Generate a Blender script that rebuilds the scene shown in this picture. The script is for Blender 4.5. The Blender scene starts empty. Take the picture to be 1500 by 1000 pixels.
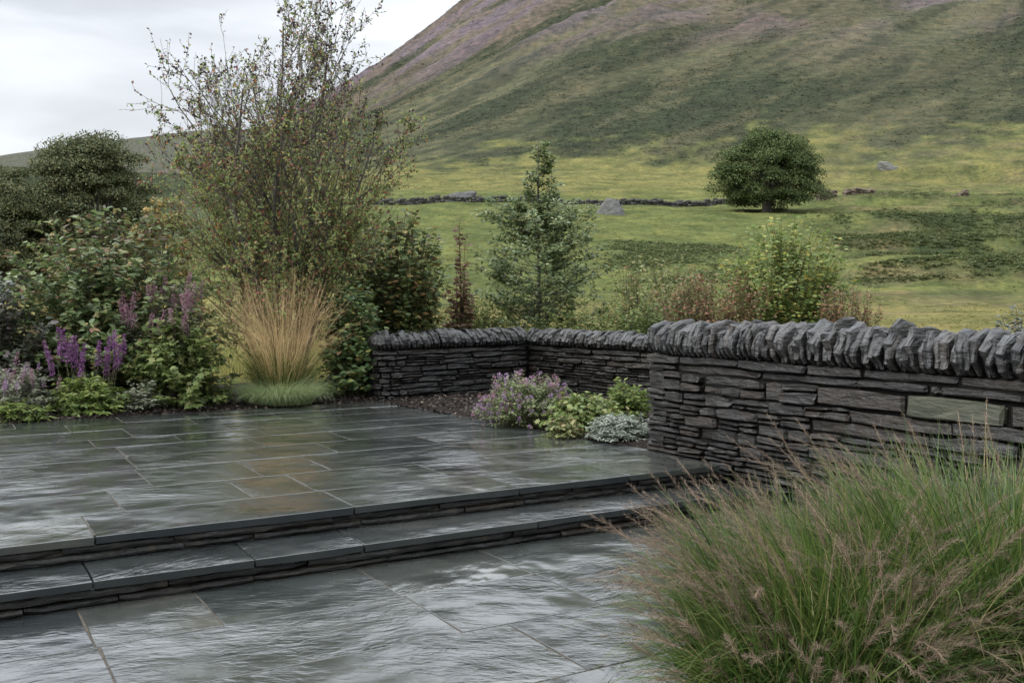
import bpy, math, random
import numpy as np
from mathutils import Vector, Matrix

random.seed(7)
RNG = np.random.default_rng(11)
scene = bpy.context.scene
COL = scene.collection
PI = math.pi

# ------------------------------------------------------------------ camera, sky, sun, exposure
EYE = 1.80
FPX = 1458.0                     # focal length in pixels of the 1500 x 1000 photograph
PITCH = math.atan(70.0 / FPX)    # horizon at y = 430
cam_d = bpy.data.cameras.new('camera')
cam_d.sensor_width = 36.0
cam_d.lens = 36.0 * FPX / 1500.0
cam_d.clip_start = 0.05
cam_d.clip_end = 9000.0
cam = bpy.data.objects.new('camera', cam_d)
COL.objects.link(cam)
cam.location = (0, 0, EYE)
cam.rotation_euler = (PI / 2 - PITCH, 0, 0)
scene.camera = cam

SUN_EL, SUN_AZ = math.radians(48), math.radians(-110)   # azimuth from +Y, clockwise positive
world = bpy.data.worlds.new('World')
scene.world = world
world.use_nodes = True
wn, wl = world.node_tree.nodes, world.node_tree.links
wn.clear()
w_out = wn.new('ShaderNodeOutputWorld')
w_bg = wn.new('ShaderNodeBackground')
w_bg.inputs['Strength'].default_value = 0.1
w_sky = wn.new('ShaderNodeTexSky')
w_sky.sky_type = 'NISHITA'
w_sky.sun_disc = False
w_sky.sun_elevation = SUN_EL
w_sky.sun_rotation = SUN_AZ
w_sky.dust_density = 3.0
w_tc = wn.new('ShaderNodeTexCoord')
w_sep = wn.new('ShaderNodeSeparateXYZ')
wl.new(w_tc.outputs['Generated'], w_sep.inputs[0])
# cloud deck: layered noise over the whole dome, flattened towards the horizon
w_map = wn.new('ShaderNodeMapping')
w_map.inputs['Scale'].default_value = (1.0, 1.0, 4.2)
w_map.inputs['Location'].default_value = (0.35, 0.1, 0.42)
wl.new(w_tc.outputs['Generated'], w_map.inputs[0])
w_noise = wn.new('ShaderNodeTexNoise')
w_noise.inputs['Scale'].default_value = 2.1
w_noise.inputs['Detail'].default_value = 5.0
w_noise.inputs['Roughness'].default_value = 0.48
w_noise.inputs['Distortion'].default_value = 0.35
wl.new(w_map.outputs[0], w_noise.inputs['Vector'])
w_ramp = wn.new('ShaderNodeValToRGB')
w_ramp.color_ramp.interpolation = 'EASE'
w_ramp.color_ramp.elements[0].position = 0.36
w_ramp.color_ramp.elements[0].color = (0.46, 0.485, 0.52, 1)
w_ramp.color_ramp.elements[1].position = 0.70
w_ramp.color_ramp.elements[1].color = (0.87, 0.895, 0.93, 1)
wl.new(w_noise.outputs['Fac'], w_ramp.inputs[0])
# overcast luminance: brighter towards the zenith
w_el = wn.new('ShaderNodeMapRange')
w_el.inputs['From Min'].default_value = 0.0
w_el.inputs['From Max'].default_value = 1.0
w_el.inputs['To Min'].default_value = 5.3
w_el.inputs['To Max'].default_value = 27.0
w_pow = wn.new('ShaderNodeMath'); w_pow.operation = 'POWER'; w_pow.use_clamp = True
w_pow.inputs[1].default_value = 1.9
w_abs = wn.new('ShaderNodeMath'); w_abs.operation = 'MAXIMUM'; w_abs.inputs[1].default_value = 0.0
wl.new(w_sep.outputs['Z'], w_abs.inputs[0]); wl.new(w_abs.outputs[0], w_pow.inputs[0])
wl.new(w_pow.outputs[0], w_el.inputs['Value'])
w_mul = wn.new('ShaderNodeVectorMath'); w_mul.operation = 'SCALE'
wl.new(w_ramp.outputs[0], w_mul.inputs[0]); wl.new(w_el.outputs[0], w_mul.inputs['Scale'])
w_mix = wn.new('ShaderNodeMix'); w_mix.data_type = 'RGBA'
w_mix.inputs['Factor'].default_value = 0.92
wl.new(w_sky.outputs[0], w_mix.inputs['A']); wl.new(w_mul.outputs[0], w_mix.inputs['B'])
wl.new(w_mix.outputs['Result'], w_bg.inputs['Color'])
wl.new(w_bg.outputs[0], w_out.inputs['Surface'])

sun_d = bpy.data.lights.new('sun', 'SUN')
sun_d.energy = 1.3
sun_d.angle = math.radians(35)
sun_d.color = (1.0, 0.97, 0.93)
sun = bpy.data.objects.new('sun', sun_d)
COL.objects.link(sun)
sdir = Vector((math.sin(SUN_AZ) * math.cos(SUN_EL), math.cos(SUN_AZ) * math.cos(SUN_EL), math.sin(SUN_EL)))
sun.rotation_euler = sdir.to_track_quat('Z', 'Y').to_euler()
sun.location = (-20, -10, 30)

scene.render.engine = 'CYCLES'
scene.view_settings.view_transform = 'Standard'
scene.view_settings.look = 'None'
scene.view_settings.exposure = 1.12
scene.view_settings.gamma = 1.0
scene.view_settings.use_curve_mapping = False
scene.cycles.max_bounces = 6
scene.cycles.diffuse_bounces = 3
scene.cycles.glossy_bounces = 3
scene.cycles.transmission_bounces = 4
scene.cycles.volume_bounces = 0
scene.cycles.use_denoising = True
scene.cycles.denoiser = 'OPENIMAGEDENOISE'
scene.cycles.denoising_input_passes = 'RGB_ALBEDO_NORMAL'
scene.cycles.denoising_prefilter = 'ACCURATE'
scene.cycles.use_adaptive_sampling = True
scene.cycles.adaptive_threshold = 0.006

# ------------------------------------------------------------------ frames
UX, UY = 0.8625, 0.5060          # along the steps, to the right and away
VX, VY = -0.5060, 0.8625         # across the terrace, away from the camera
OX, OY = 1.83, 8.63              # where the terrace edge meets the big wall
RISE = 0.155
TZ = 2 * RISE                    # terrace level
BACKV = 6.30                     # depth of the terrace

def uv(u, v, z=0.0):
    return (OX + u * UX + v * VX, OY + u * UY + v * VY, z)
def to_uv(x, y):
    return ((x - OX) * UX + (y - OY) * UY, (x - OX) * VX + (y - OY) * VY)
def pix_ground(px, py, z):
    dx, dz = (px - 750) / FPX, -(py - 500) / FPX
    c, s = math.cos(PITCH), math.sin(PITCH)
    yy, zz = c + dz * s, -s + dz * c
    k = (z - EYE) / zz
    return (dx * k, yy * k)
def pix_depth(px, d):
    return ((px - 750) / FPX * d, d)
def pix_bed(px, dv):
    a = (px - 750) / FPX
    y = (BACKV + dv + OX * VX + OY * VY) / (a * VX + VY)
    return (a * y, y)
def zpix(py, d):
    return EYE - (py - 430) / FPX * d

# ------------------------------------------------------------------ numpy helpers
_perm = np.random.default_rng(5).permutation(512)
_perm = np.concatenate([_perm, _perm, _perm])
def perlin(x, y, seed=0):
    x = np.asarray(x, float) + seed * 17.31; y = np.asarray(y, float) - seed * 9.77
    xi = np.floor(x).astype(int); yi = np.floor(y).astype(int)
    xf, yf = x - xi, y - yi
    xi &= 511; yi &= 511
    u = xf * xf * xf * (xf * (xf * 6 - 15) + 10); v = yf * yf * yf * (yf * (yf * 6 - 15) + 10)
    def g(ix, iy, dx, dy):
        h = _perm[_perm[ix] + iy] * (2 * PI / 512.0)
        return np.cos(h) * dx + np.sin(h) * dy
    a = g(xi, yi, xf, yf); b = g(xi + 1, yi, xf - 1, yf)
    c = g(xi, yi + 1, xf, yf - 1); d = g(xi + 1, yi + 1, xf - 1, yf - 1)
    return (a * (1 - u) + b * u) * (1 - v) + (c * (1 - u) + d * u) * v * 1.0
def fbm(x, y, seed=0, octv=4, gain=0.5):
    s, a = 0.0, 1.0
    for i in range(octv):
        s = s + a * perlin(x, y, seed + i * 3)
        x = np.asarray(x) * 2.03; y = np.asarray(y) * 2.03; a *= gain
    return s
def nrm(a):
    return a / np.maximum(np.linalg.norm(a, axis=-1, keepdims=True), 1e-9)
def smooth01(t):
    t = np.clip(t, 0, 1); return t * t * (3 - 2 * t)

def np_mesh(name, V, F, mat=None, smooth=False, mi=None):
    V = np.ascontiguousarray(V, dtype=np.float32).reshape(-1, 3)
    F = np.ascontiguousarray(F, dtype=np.int32)
    me = bpy.data.meshes.new(name)
    me.vertices.add(len(V)); me.vertices.foreach_set('co', V.ravel())
    k = F.shape[1]; n = len(F)
    me.loops.add(n * k); me.loops.foreach_set('vertex_index', F.ravel())
    me.polygons.add(n); me.polygons.foreach_set('loop_start', np.arange(0, n * k, k, dtype=np.int32))
    try: me.polygons.foreach_set('loop_total', np.full(n, k, dtype=np.int32))
    except Exception: pass
    if smooth: me.polygons.foreach_set('use_smooth', np.ones(n, dtype=bool))
    me.update(calc_edges=True)
    for m in (mat if isinstance(mat, (list, tuple)) else [mat]):
        if m is not None: me.materials.append(m)
    if mi is not None: me.polygons.foreach_set('material_index', np.asarray(mi, dtype=np.int32))
    return me
def link(name, me, parent=None, kind=None, label=None, cat=None, group=None):
    o = bpy.data.objects.new(name, me); COL.objects.link(o)
    if parent is not None: o.parent = parent
    if kind: o['kind'] = kind
    if label: o['label'] = label
    if cat: o['category'] = cat
    if group: o['group'] = group
    return o
def thing(name, label, cat, loc=(0, 0, 0), group=None):
    o = link(name, None, None, None, label, cat, group); o.location = loc
    o.empty_display_size = 0.2
    return o

class Buf:
    """collects tri/quad pieces into one mesh (quads stored, tris doubled as two-vertex quads avoided)"""
    def __init__(s): s.v = []; s.f = []; s.n = 0
    def add(s, V, F):
        V = np.asarray(V, float).reshape(-1, 3); F = np.asarray(F, int)
        s.v.append(V); s.f.append(F + s.n); s.n += len(V)
    def mesh(s, name, mat, smooth=False):
        return np_mesh(name, np.concatenate(s.v), np.concatenate(s.f), mat, smooth)

def tube(buf, pts, r0, r1, sides=5):
    P = np.asarray(pts, float); n = len(P)
    T = nrm(np.gradient(P, axis=0))
    ref = np.array([0.0, 0.0, 1.0]) if abs(T[0, 2]) < 0.9 else np.array([1.0, 0, 0])
    A = nrm(np.cross(T, ref)); B = np.cross(T, A)
    r = np.linspace(r0, r1, n)[:, None, None]
    an = np.linspace(0, 2 * PI, sides, endpoint=False)
    V = P[:, None] + r * (np.cos(an)[None, :, None] * A[:, None] + np.sin(an)[None, :, None] * B[:, None])
    i = np.arange(n - 1)[:, None] * sides; j = np.arange(sides)[None]; j2 = (j + 1) % sides
    F = np.stack([i + j, i + j2, i + sides + j2, i + sides + j], -1).reshape(-1, 4)
    buf.add(V.reshape(-1, 3), F)

def instance(T, F, pos, xdir, ndir, size, width=None):
    """copies of a template (x along the leaf, z its normal) -> V, F"""
    x = nrm(xdir); y = nrm(np.cross(ndir, x)); z = np.cross(x, y)
    s = np.asarray(size, float).reshape(-1, 1, 1)
    w = s if width is None else np.asarray(width, float).reshape(-1, 1, 1)
    V = pos[:, None] + s * T[None, :, 0:1] * x[:, None] + w * T[None, :, 1:2] * y[:, None] + s * T[None, :, 2:3] * z[:, None]
    k = len(T); N = len(pos)
    return V.reshape(-1, 3), (F[None] + (np.arange(N) * k)[:, None, None]).reshape(-1, F.shape[1])

# leaf templates (quads)
LEAF_OV = (np.array([[0, 0, 0], [.28, -.25, .06], [.42, 0, -.02], [.28, .25, .06], [.70, -.20, .01], [1.02, 0, -.12], [.70, .20, .01]]),
           np.array([[0, 1, 2, 3], [1, 4, 5, 2], [2, 5, 6, 3]]))
LEAF_SM = (np.array([[0, 0, 0], [.5, -.27, .05], [1, 0, -.06], [.5, .27, .05]]), np.array([[0, 1, 2, 3]]))
LEAF_NR = (np.array([[0, 0, 0], [.45, -.12, .03], [1, 0, -.1], [.45, .12, .03]]), np.array([[0, 1, 2, 3]]))
LEAF_LOB = (np.array([[0, 0, 0], [.22, -.16, .03], [.20, -.42, -.03], [.48, -.26, .03], [.66, -.38, -.04], [.72, -.14, .0], [1.05, 0, -.12],
                      [.72, .14, .0], [.66, .38, -.04], [.48, .26, .03], [.20, .42, -.03], [.22, .16, .03], [.45, 0, -.02]]),
            np.array([[0, 1, 3, 12], [1, 2, 2, 3], [3, 4, 5, 12], [5, 6, 7, 12], [12, 7, 8, 9], [12, 9, 11, 0], [9, 10, 10, 11]]))
# degenerate quads are replaced by proper ones
LEAF_LOB = (LEAF_LOB[0], np.array([[0, 1, 3, 12], [1, 2, 3, 12], [3, 4, 5, 12], [5, 6, 7, 12], [12, 7, 8, 9], [12, 9, 10, 11], [0, 12, 9, 11]]))

def ribbons(root, heading, length, width, up0, bend, segs=5, twist=None, taper=1.0, rng=RNG):
    """grass blades: start pointing up0 radians off vertical in direction heading, bending outwards by bend"""
    N = len(root)
    t = np.linspace(0, 1, segs + 1)
    ang = up0[:, None] + bend[:, None] * t[None] ** 1.4
    dl = (length / segs)[:, None]
    hx, hy = np.cos(heading)[:, None], np.sin(heading)[:, None]
    am = (ang[:, 1:] + ang[:, :-1]) / 2
    out = np.concatenate([np.zeros((N, 1)), np.cumsum(np.sin(am) * dl, 1)], 1)
    zz = np.concatenate([np.zeros((N, 1)), np.cumsum(np.cos(am) * dl, 1)], 1)
    P = np.stack([root[:, 0:1] + out * hx, root[:, 1:2] + out * hy, root[:, 2:3] + zz], -1)
    tw = rng.uniform(-1, 1, N) * 1.2 if twist is None else twist
    sx = -np.sin(heading + tw); sy = np.cos(heading + tw)
    side = np.stack([sx, sy, np.zeros(N)], -1)[:, None]
    w = (width[:, None] * 0.5 * np.maximum(1 - taper * t[None] ** 2.2, 0.06))[..., None]
    V = np.stack([P - side * w, P + side * w], 2)     # N,S+1,2,3
    k = (segs + 1) * 2
    base = (np.arange(N) * k)[:, None, None]
    i = np.arange(segs) * 2
    F = np.stack([i, i + 1, i + 3, i + 2], -1)[None] + base
    return V.reshape(-1, 3), F.reshape(-1, 4), P

# ------------------------------------------------------------------ materials
def new_mat(name):
    m = bpy.data.materials.new(name); m.use_nodes = True
    nt = m.node_tree; nt.nodes.clear()
    out = nt.nodes.new('ShaderNodeOutputMaterial')
    b = nt.nodes.new('ShaderNodeBsdfPrincipled')
    nt.links.new(b.outputs[0], out.inputs['Surface'])
    return m, nt, b, out
def N(nt, t, **kw):
    n = nt.nodes.new(t)
    for k, v in kw.items(): setattr(n, k, v)
    return n
def noise_n(nt, vec, scale, detail=4, rough=0.55, dist=0.0):
    n = N(nt, 'ShaderNodeTexNoise')
    n.inputs['Scale'].default_value = scale; n.inputs['Detail'].default_value = detail
    n.inputs['Roughness'].default_value = rough; n.inputs['Distortion'].default_value = dist
    if vec is not None: nt.links.new(vec, n.inputs['Vector'])
    return n
def ramp_n(nt, fac, stops, interp='LINEAR'):
    r = N(nt, 'ShaderNodeValToRGB'); cr = r.color_ramp; cr.interpolation = interp
    while len(cr.elements) < len(stops): cr.elements.new(0.5)
    for e, (p, c) in zip(cr.elements, stops):
        e.position = p; e.color = (*c, 1) if len(c) == 3 else c
    nt.links.new(fac, r.inputs[0])
    return r
def mixc(nt, fac, a, b, mode='MIX'):
    m = N(nt, 'ShaderNodeMix', data_type='RGBA', blend_type=mode)
    for sock, v in (('Factor', fac), ('A', a), ('B', b)):
        if isinstance(v, bpy.types.NodeSocket): nt.links.new(v, m.inputs[sock])
        elif sock == 'Factor': m.inputs[sock].default_value = v
        else: m.inputs[sock].default_value = (*v, 1)
    return m.outputs['Result']
def math_n(nt, op, a, b=None, clamp=False):
    m = N(nt, 'ShaderNodeMath', operation=op, use_clamp=clamp)
    for i, v in enumerate((a, b)):
        if v is None: continue
        if isinstance(v, bpy.types.NodeSocket): nt.links.new(v, m.inputs[i])
        else: m.inputs[i].default_value = v
    return m.outputs[0]
def rand_n(nt):
    g = N(nt, 'ShaderNodeNewGeometry'); o = N(nt, 'ShaderNodeObjectInfo')
    return math_n(nt, 'FRACT', math_n(nt, 'ADD', g.outputs['Random Per Island'], math_n(nt, 'MULTIPLY', o.outputs['Random'], 7.31)))
def bump_n(nt, h, strength, dist, prev=None):
    b = N(nt, 'ShaderNodeBump'); b.inputs['Strength'].default_value = strength; b.inputs['Distance'].default_value = dist
    nt.links.new(h, b.inputs['Height'])
    if prev is not None: nt.links.new(prev, b.inputs['Normal'])
    return b.outputs[0]

LEAF_GAIN = 2.3
def leaf_mat(name, stops, rough=0.45, trans=0.3, gain=1.0, top=None, spec=0.4, nscale=2.3):
    """leaf colour picked per leaf from the stops; top = (z0, z1, colour, amount): leaves of another colour high up the plant"""
    m, nt, b, out = new_mat(name)
    stops = [(p, tuple(min(1, c * gain * LEAF_GAIN) for c in col)) for p, col in stops]
    r = rand_n(nt)
    c = ramp_n(nt, r, stops).outputs[0]
    g = N(nt, 'ShaderNodeNewGeometry')
    nz = noise_n(nt, g.outputs['Position'], nscale, 2)
    v = N(nt, 'ShaderNodeHueSaturation')
    nt.links.new(math_n(nt, 'ADD', math_n(nt, 'MULTIPLY', nz.outputs['Fac'], 0.7), 0.65), v.inputs['Value'])
    nt.links.new(c, v.inputs['Color']); c = v.outputs[0]
    if top:
        z0, z1, tc, am = top
        s = N(nt, 'ShaderNodeSeparateXYZ'); nt.links.new(g.outputs['Position'], s.inputs[0])
        mr = N(nt, 'ShaderNodeMapRange'); mr.inputs['From Min'].default_value = z0; mr.inputs['From Max'].default_value = z1
        mr.inputs['To Max'].default_value = am
        nt.links.new(s.outputs['Z'], mr.inputs['Value'])
        pick = math_n(nt, 'LESS_THAN', math_n(nt, 'FRACT', math_n(nt, 'MULTIPLY', r, 13.7)), mr.outputs[0])
        c = mixc(nt, pick, c, tc)
    nt.links.new(c, b.inputs['Base Color'])
    b.inputs['Roughness'].default_value = rough
    b.inputs['Specular IOR Level'].default_value = spec
    tr = N(nt, 'ShaderNodeBsdfTranslucent'); nt.links.new(c, tr.inputs['Color'])
    mx = N(nt, 'ShaderNodeMixShader'); mx.inputs[0].default_value = min(.5, trans * 1.35)
    nt.links.new(b.outputs[0], mx.inputs[1]); nt.links.new(tr.outputs[0], mx.inputs[2])
    nt.links.new(mx.outputs[0], out.inputs['Surface'])
    return m
def bark_mat(name, a, b_, rough=0.8):
    m, nt, b, out = new_mat(name)
    g = N(nt, 'ShaderNodeNewGeometry')
    nz = noise_n(nt, g.outputs['Position'], 25, 4)
    nt.links.new(ramp_n(nt, nz.outputs['Fac'], [(.3, a), (.7, b_)]).outputs[0], b.inputs['Base Color'])
    b.inputs['Roughness'].default_value = rough
    return m

def slate_mat(name, dark, mid, tint, rough_lo, rough_hi, bump=0.6, wet=0.0, scale=1.0):
    """dry-stone slate: layered grain along the bed, blotches, lichen specks, its own tone for each stone"""
    m, nt, b, out = new_mat(name)
    oi = N(nt, 'ShaderNodeObjectInfo')
    g = N(nt, 'ShaderNodeNewGeometry')
    tc = N(nt, 'ShaderNodeTexCoord')
    off = N(nt, 'ShaderNodeVectorMath', operation='ADD')
    cmb = N(nt, 'ShaderNodeCombineXYZ')
    nt.links.new(math_n(nt, 'MULTIPLY', oi.outputs['Random'], 37.0), cmb.inputs[0])
    nt.links.new(math_n(nt, 'MULTIPLY', oi.outputs['Random'], 91.0), cmb.inputs[1])
    nt.links.new(tc.outputs['Object'], off.inputs[0]); nt.links.new(cmb.outputs[0], off.inputs[1])
    mp = N(nt, 'ShaderNodeMapping'); mp.inputs['Scale'].default_value = (scale, scale, 5 * scale)
    nt.links.new(off.outputs[0], mp.inputs[0])
    n1 = noise_n(nt, mp.outputs[0], 5.0, 6, 0.62, 0.4)
    n2 = noise_n(nt, off.outputs[0], 26.0, 5, 0.6)
    n3 = noise_n(nt, off.outputs[0], 9.0, 3, 0.5)
    base = ramp_n(nt, n1.outputs['Fac'], [(.30, dark), (.60, mid), (.82, tuple(c * 1.7 for c in mid))]).outputs[0]
    tone = ramp_n(nt, oi.outputs['Random'], [(0, (.50, .52, .56)), (.35, (1.0, .98, .95)), (.55, (.72, .76, .80)), (.78, (1.5, 1.18, .92)), (.9, (.9, .95, .9)), (1, (1.9, 1.82, 1.65))]).outputs[0]
    base = mixc(nt, 1.0, base, tone, 'MULTIPLY')
    rust = ramp_n(nt, n3.outputs['Fac'], [(.58, (0, 0, 0)), (.74, (1, 1, 1))]).outputs[0]
    base = mixc(nt, math_n(nt, 'MULTIPLY', rust, 0.5), base, tint)
    lich = ramp_n(nt, n2.outputs['Fac'], [(.66, (0, 0, 0)), (.73, (1, 1, 1))]).outputs[0]
    base = mixc(nt, math_n(nt, 'MULTIPLY', lich, 0.35), base, (.11, .112, .10))
    nt.links.new(base, b.inputs['Base Color'])
    rr = N(nt, 'ShaderNodeMapRange'); rr.inputs['To Min'].default_value = rough_lo; rr.inputs['To Max'].default_value = rough_hi
    rr.inputs['From Min'].default_value = .3; rr.inputs['From Max'].default_value = .7
    nt.links.new(n3.outputs['Fac'], rr.inputs['Value']); nt.links.new(rr.outputs[0], b.inputs['Roughness'])
    b1 = bump_n(nt, n1.outputs['Fac'], bump, 0.030)
    b2 = bump_n(nt, n2.outputs['Fac'], bump * 0.8, 0.010, b1)
    if wet:
        b.inputs['Coat Weight'].default_value = wet; b.inputs['Coat Roughness'].default_value = .12; nt.links.new(b2, b.inputs['Coat Normal'])
    nt.links.new(b2, b.inputs['Normal'])
    return m

def paving_mat(name):
    """wet riven slate flags: dark stone under a thin film of rain water"""
    m, nt, b, out = new_mat(name)
    oi = N(nt, 'ShaderNodeObjectInfo'); g = N(nt, 'ShaderNodeNewGeometry')
    cmb = N(nt, 'ShaderNodeCombineXYZ')
    nt.links.new(math_n(nt, 'MULTIPLY', oi.outputs['Random'], 43.0), cmb.inputs[0])
    nt.links.new(math_n(nt, 'MULTIPLY', oi.outputs['Random'], 17.0), cmb.inputs[2])
    off = N(nt, 'ShaderNodeVectorMath', operation='ADD')
    nt.links.new(g.outputs['Position'], off.inputs[0]); nt.links.new(cmb.outputs[0], off.inputs[1])
    rot = N(nt, 'ShaderNodeMapping'); rot.vector_type = 'TEXTURE'
    rot.inputs['Rotation'].default_value = (0, 0, math.atan2(UY, UX))
    nt.links.new(off.outputs[0], rot.inputs[0])
    own = N(nt, 'ShaderNodeVectorRotate'); own.rotation_type = 'Z_AXIS'
    nt.links.new(rot.outputs[0], own.inputs['Vector'])
    nt.links.new(math_n(nt, 'MULTIPLY', math_n(nt, 'SUBTRACT', math_n(nt, 'FRACT', math_n(nt, 'MULTIPLY', oi.outputs['Random'], 17.3)), .5), 1.5), own.inputs['Angle'])
    st = N(nt, 'ShaderNodeMapping'); st.inputs['Scale'].default_value = (0.65, 1.4, 1.0)
    nt.links.new(own.outputs[0], st.inputs[0])
    riv = noise_n(nt, st.outputs[0], 3.0, 5, 0.52, 1.1)
    fine = noise_n(nt, st.outputs[0], 17.0, 4, 0.55, 0.6)
    grit = noise_n(nt, rot.outputs[0], 90.0, 3, 0.6)
    blot = noise_n(nt, rot.outputs[0], 2.2, 4, 0.55)
    pud = noise_n(nt, g.outputs['Position'], 0.9, 3, 0.5)
    col = ramp_n(nt, blot.outputs['Fac'], [(.25, (.028, .032, .031)), (.5, (.044, .049, .047)), (.75, (.066, .067, .060))]).outputs[0]
    tone = ramp_n(nt, oi.outputs['Random'], [(0, (.62, .66, .72)), (.4, (1, 1, 1)), (.7, (.85, .92, .92)), (1, (1.4, 1.34, 1.25))]).outputs[0]
    col = mixc(nt, 1.0, col, tone, 'MULTIPLY')
    spk = ramp_n(nt, grit.outputs['Fac'], [(.60, (0, 0, 0)), (.72, (1, 1, 1))]).outputs[0]
    col = mixc(nt, math_n(nt, 'MULTIPLY', spk, .25), col, (.07, .07, .065))
    nt.links.new(col, b.inputs['Base Color'])
    rr = N(nt, 'ShaderNodeMapRange'); rr.inputs['From Min'].default_value = .35; rr.inputs['From Max'].default_value = .65
    rr.inputs['To Min'].default_value = .12; rr.inputs['To Max'].default_value = .32
    nt.links.new(pud.outputs['Fac'], rr.inputs['Value']); nt.links.new(rr.outputs[0], b.inputs['Roughness'])
    b.inputs['Specular IOR Level'].default_value = 0.35
    st_ = N(nt, 'ShaderNodeMapRange'); st_.inputs['From Min'].default_value = .38; st_.inputs['From Max'].default_value = .6
    st_.inputs['To Min'].default_value = .12; st_.inputs['To Max'].default_value = 1.0
    pud2 = noise_n(nt, off.outputs[0], 1.6, 3, 0.5)
    nt.links.new(pud2.outputs['Fac'], st_.inputs['Value'])
    b1 = N(nt, 'ShaderNodeBump'); b1.inputs['Distance'].default_value = 0.030
    nt.links.new(riv.outputs['Fac'], b1.inputs['Height'])
    und = noise_n(nt, rot.outputs[0], 1.7, 2, .5)
    b0 = bump_n(nt, und.outputs['Fac'], 0.6, 0.08)
    nt.links.new(b0, b1.inputs['Normal'])
    slabk = math_n(nt, 'ADD', math_n(nt, 'MULTIPLY', math_n(nt, 'FRACT', math_n(nt, 'MULTIPLY', oi.outputs['Random'], 5.7)), .72), .38)
    st_o = math_n(nt, 'MULTIPLY', st_.outputs[0], slabk)
    nt.links.new(math_n(nt, 'MULTIPLY', st_o, 0.60), b1.inputs['Strength'])
    b2 = N(nt, 'ShaderNodeBump'); b2.inputs['Distance'].default_value = 0.020
    nt.links.new(fine.outputs['Fac'], b2.inputs['Height'])
    nt.links.new(math_n(nt, 'MULTIPLY', st_o, 0.52), b2.inputs['Strength'])
    nt.links.new(b1.outputs[0], b2.inputs['Normal'])
    nt.links.new(b2.outputs[0], b.inputs['Normal'])
    nt.links.new(b2.outputs[0], b.inputs['Coat Normal'])
    b.inputs['Coat IOR'].default_value = 1.85
    sp = N(nt, 'ShaderNodeSeparateXYZ'); nt.links.new(g.outputs['True Normal'], sp.inputs[0])
    lv = N(nt, 'ShaderNodeMapRange'); lv.inputs['From Min'].default_value = .5; lv.inputs['From Max'].default_value = .9
    lv.inputs['To Min'].default_value = .12; lv.inputs['To Max'].default_value = 1.0
    nt.links.new(sp.outputs['Z'], lv.inputs['Value']); nt.links.new(lv.outputs[0], b.inputs['Coat Weight'])
    nt.links.new(math_n(nt, 'MULTIPLY', lv.outputs[0], .75), b.inputs['Specular IOR Level'])
    cr = N(nt, 'ShaderNodeMapRange'); cr.inputs['From Min'].default_value = .3; cr.inputs['From Max'].default_value = .75
    cr.inputs['To Min'].default_value = .012; cr.inputs['To Max'].default_value = .10
    nt.links.new(blot.outputs['Fac'], cr.inputs['Value']); nt.links.new(cr.outputs[0], b.inputs['Coat Roughness'])
    return m

def soil_mat(name, a, b_, scale=18):
    m, nt, b, out = new_mat(name)
    g = N(nt, 'ShaderNodeNewGeometry')
    n = noise_n(nt, g.outputs['Position'], scale, 6, 0.65)
    nt.links.new(ramp_n(nt, n.outputs['Fac'], [(.3, a), (.7, b_)]).outputs[0], b.inputs['Base Color'])
    b.inputs['Roughness'].default_value = 0.85; b.inputs['Specular IOR Level'].default_value = 0.15
    nt.links.new(bump_n(nt, n.outputs['Fac'], 0.8, 0.04), b.inputs['Normal'])
    return m

M_PAVE = paving_mat('wet_slate_flags')
M_JOINT = soil_mat('wet_mortar', (.05, .045, .036), (.12, .105, .085), 30)
M_RISER = slate_mat('riser_slate', (.007, .007, .007), (.020, .019, .016), (.07, .055, .035), .25, .6, 1.0)
M_STONE = slate_mat('wall_slate', (.0052, .0050, .0047), (.0185, .0172, .0155), (.046, .029, .018), .3, .6, 1.0, wet=.2)
M_COPE = slate_mat('coping_slate', (.007, .0072, .0078), (.0215, .0218, .0220), (.040, .029, .020), .25, .55, 1.0, wet=.35)
M_GREENST = slate_mat('green_slate_block', (.022, .025, .019), (.040, .044, .032), (.035, .038, .028), .45, .7, .6)
M_CORE = soil_mat('dark_wall_hearting', (.006, .006, .006), (.014, .013, .012), 20)
M_SOIL = soil_mat('dark_garden_soil', (.007, .005, .004), (.019, .014, .011), 22)
M_CHIP = leaf_mat('bark_chips', [(0, (.007, .005, .004)), (.6, (.016, .011, .009)), (.9, (.034, .025, .019)), (1, (.08, .06, .042))], .7, 0.0)

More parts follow.
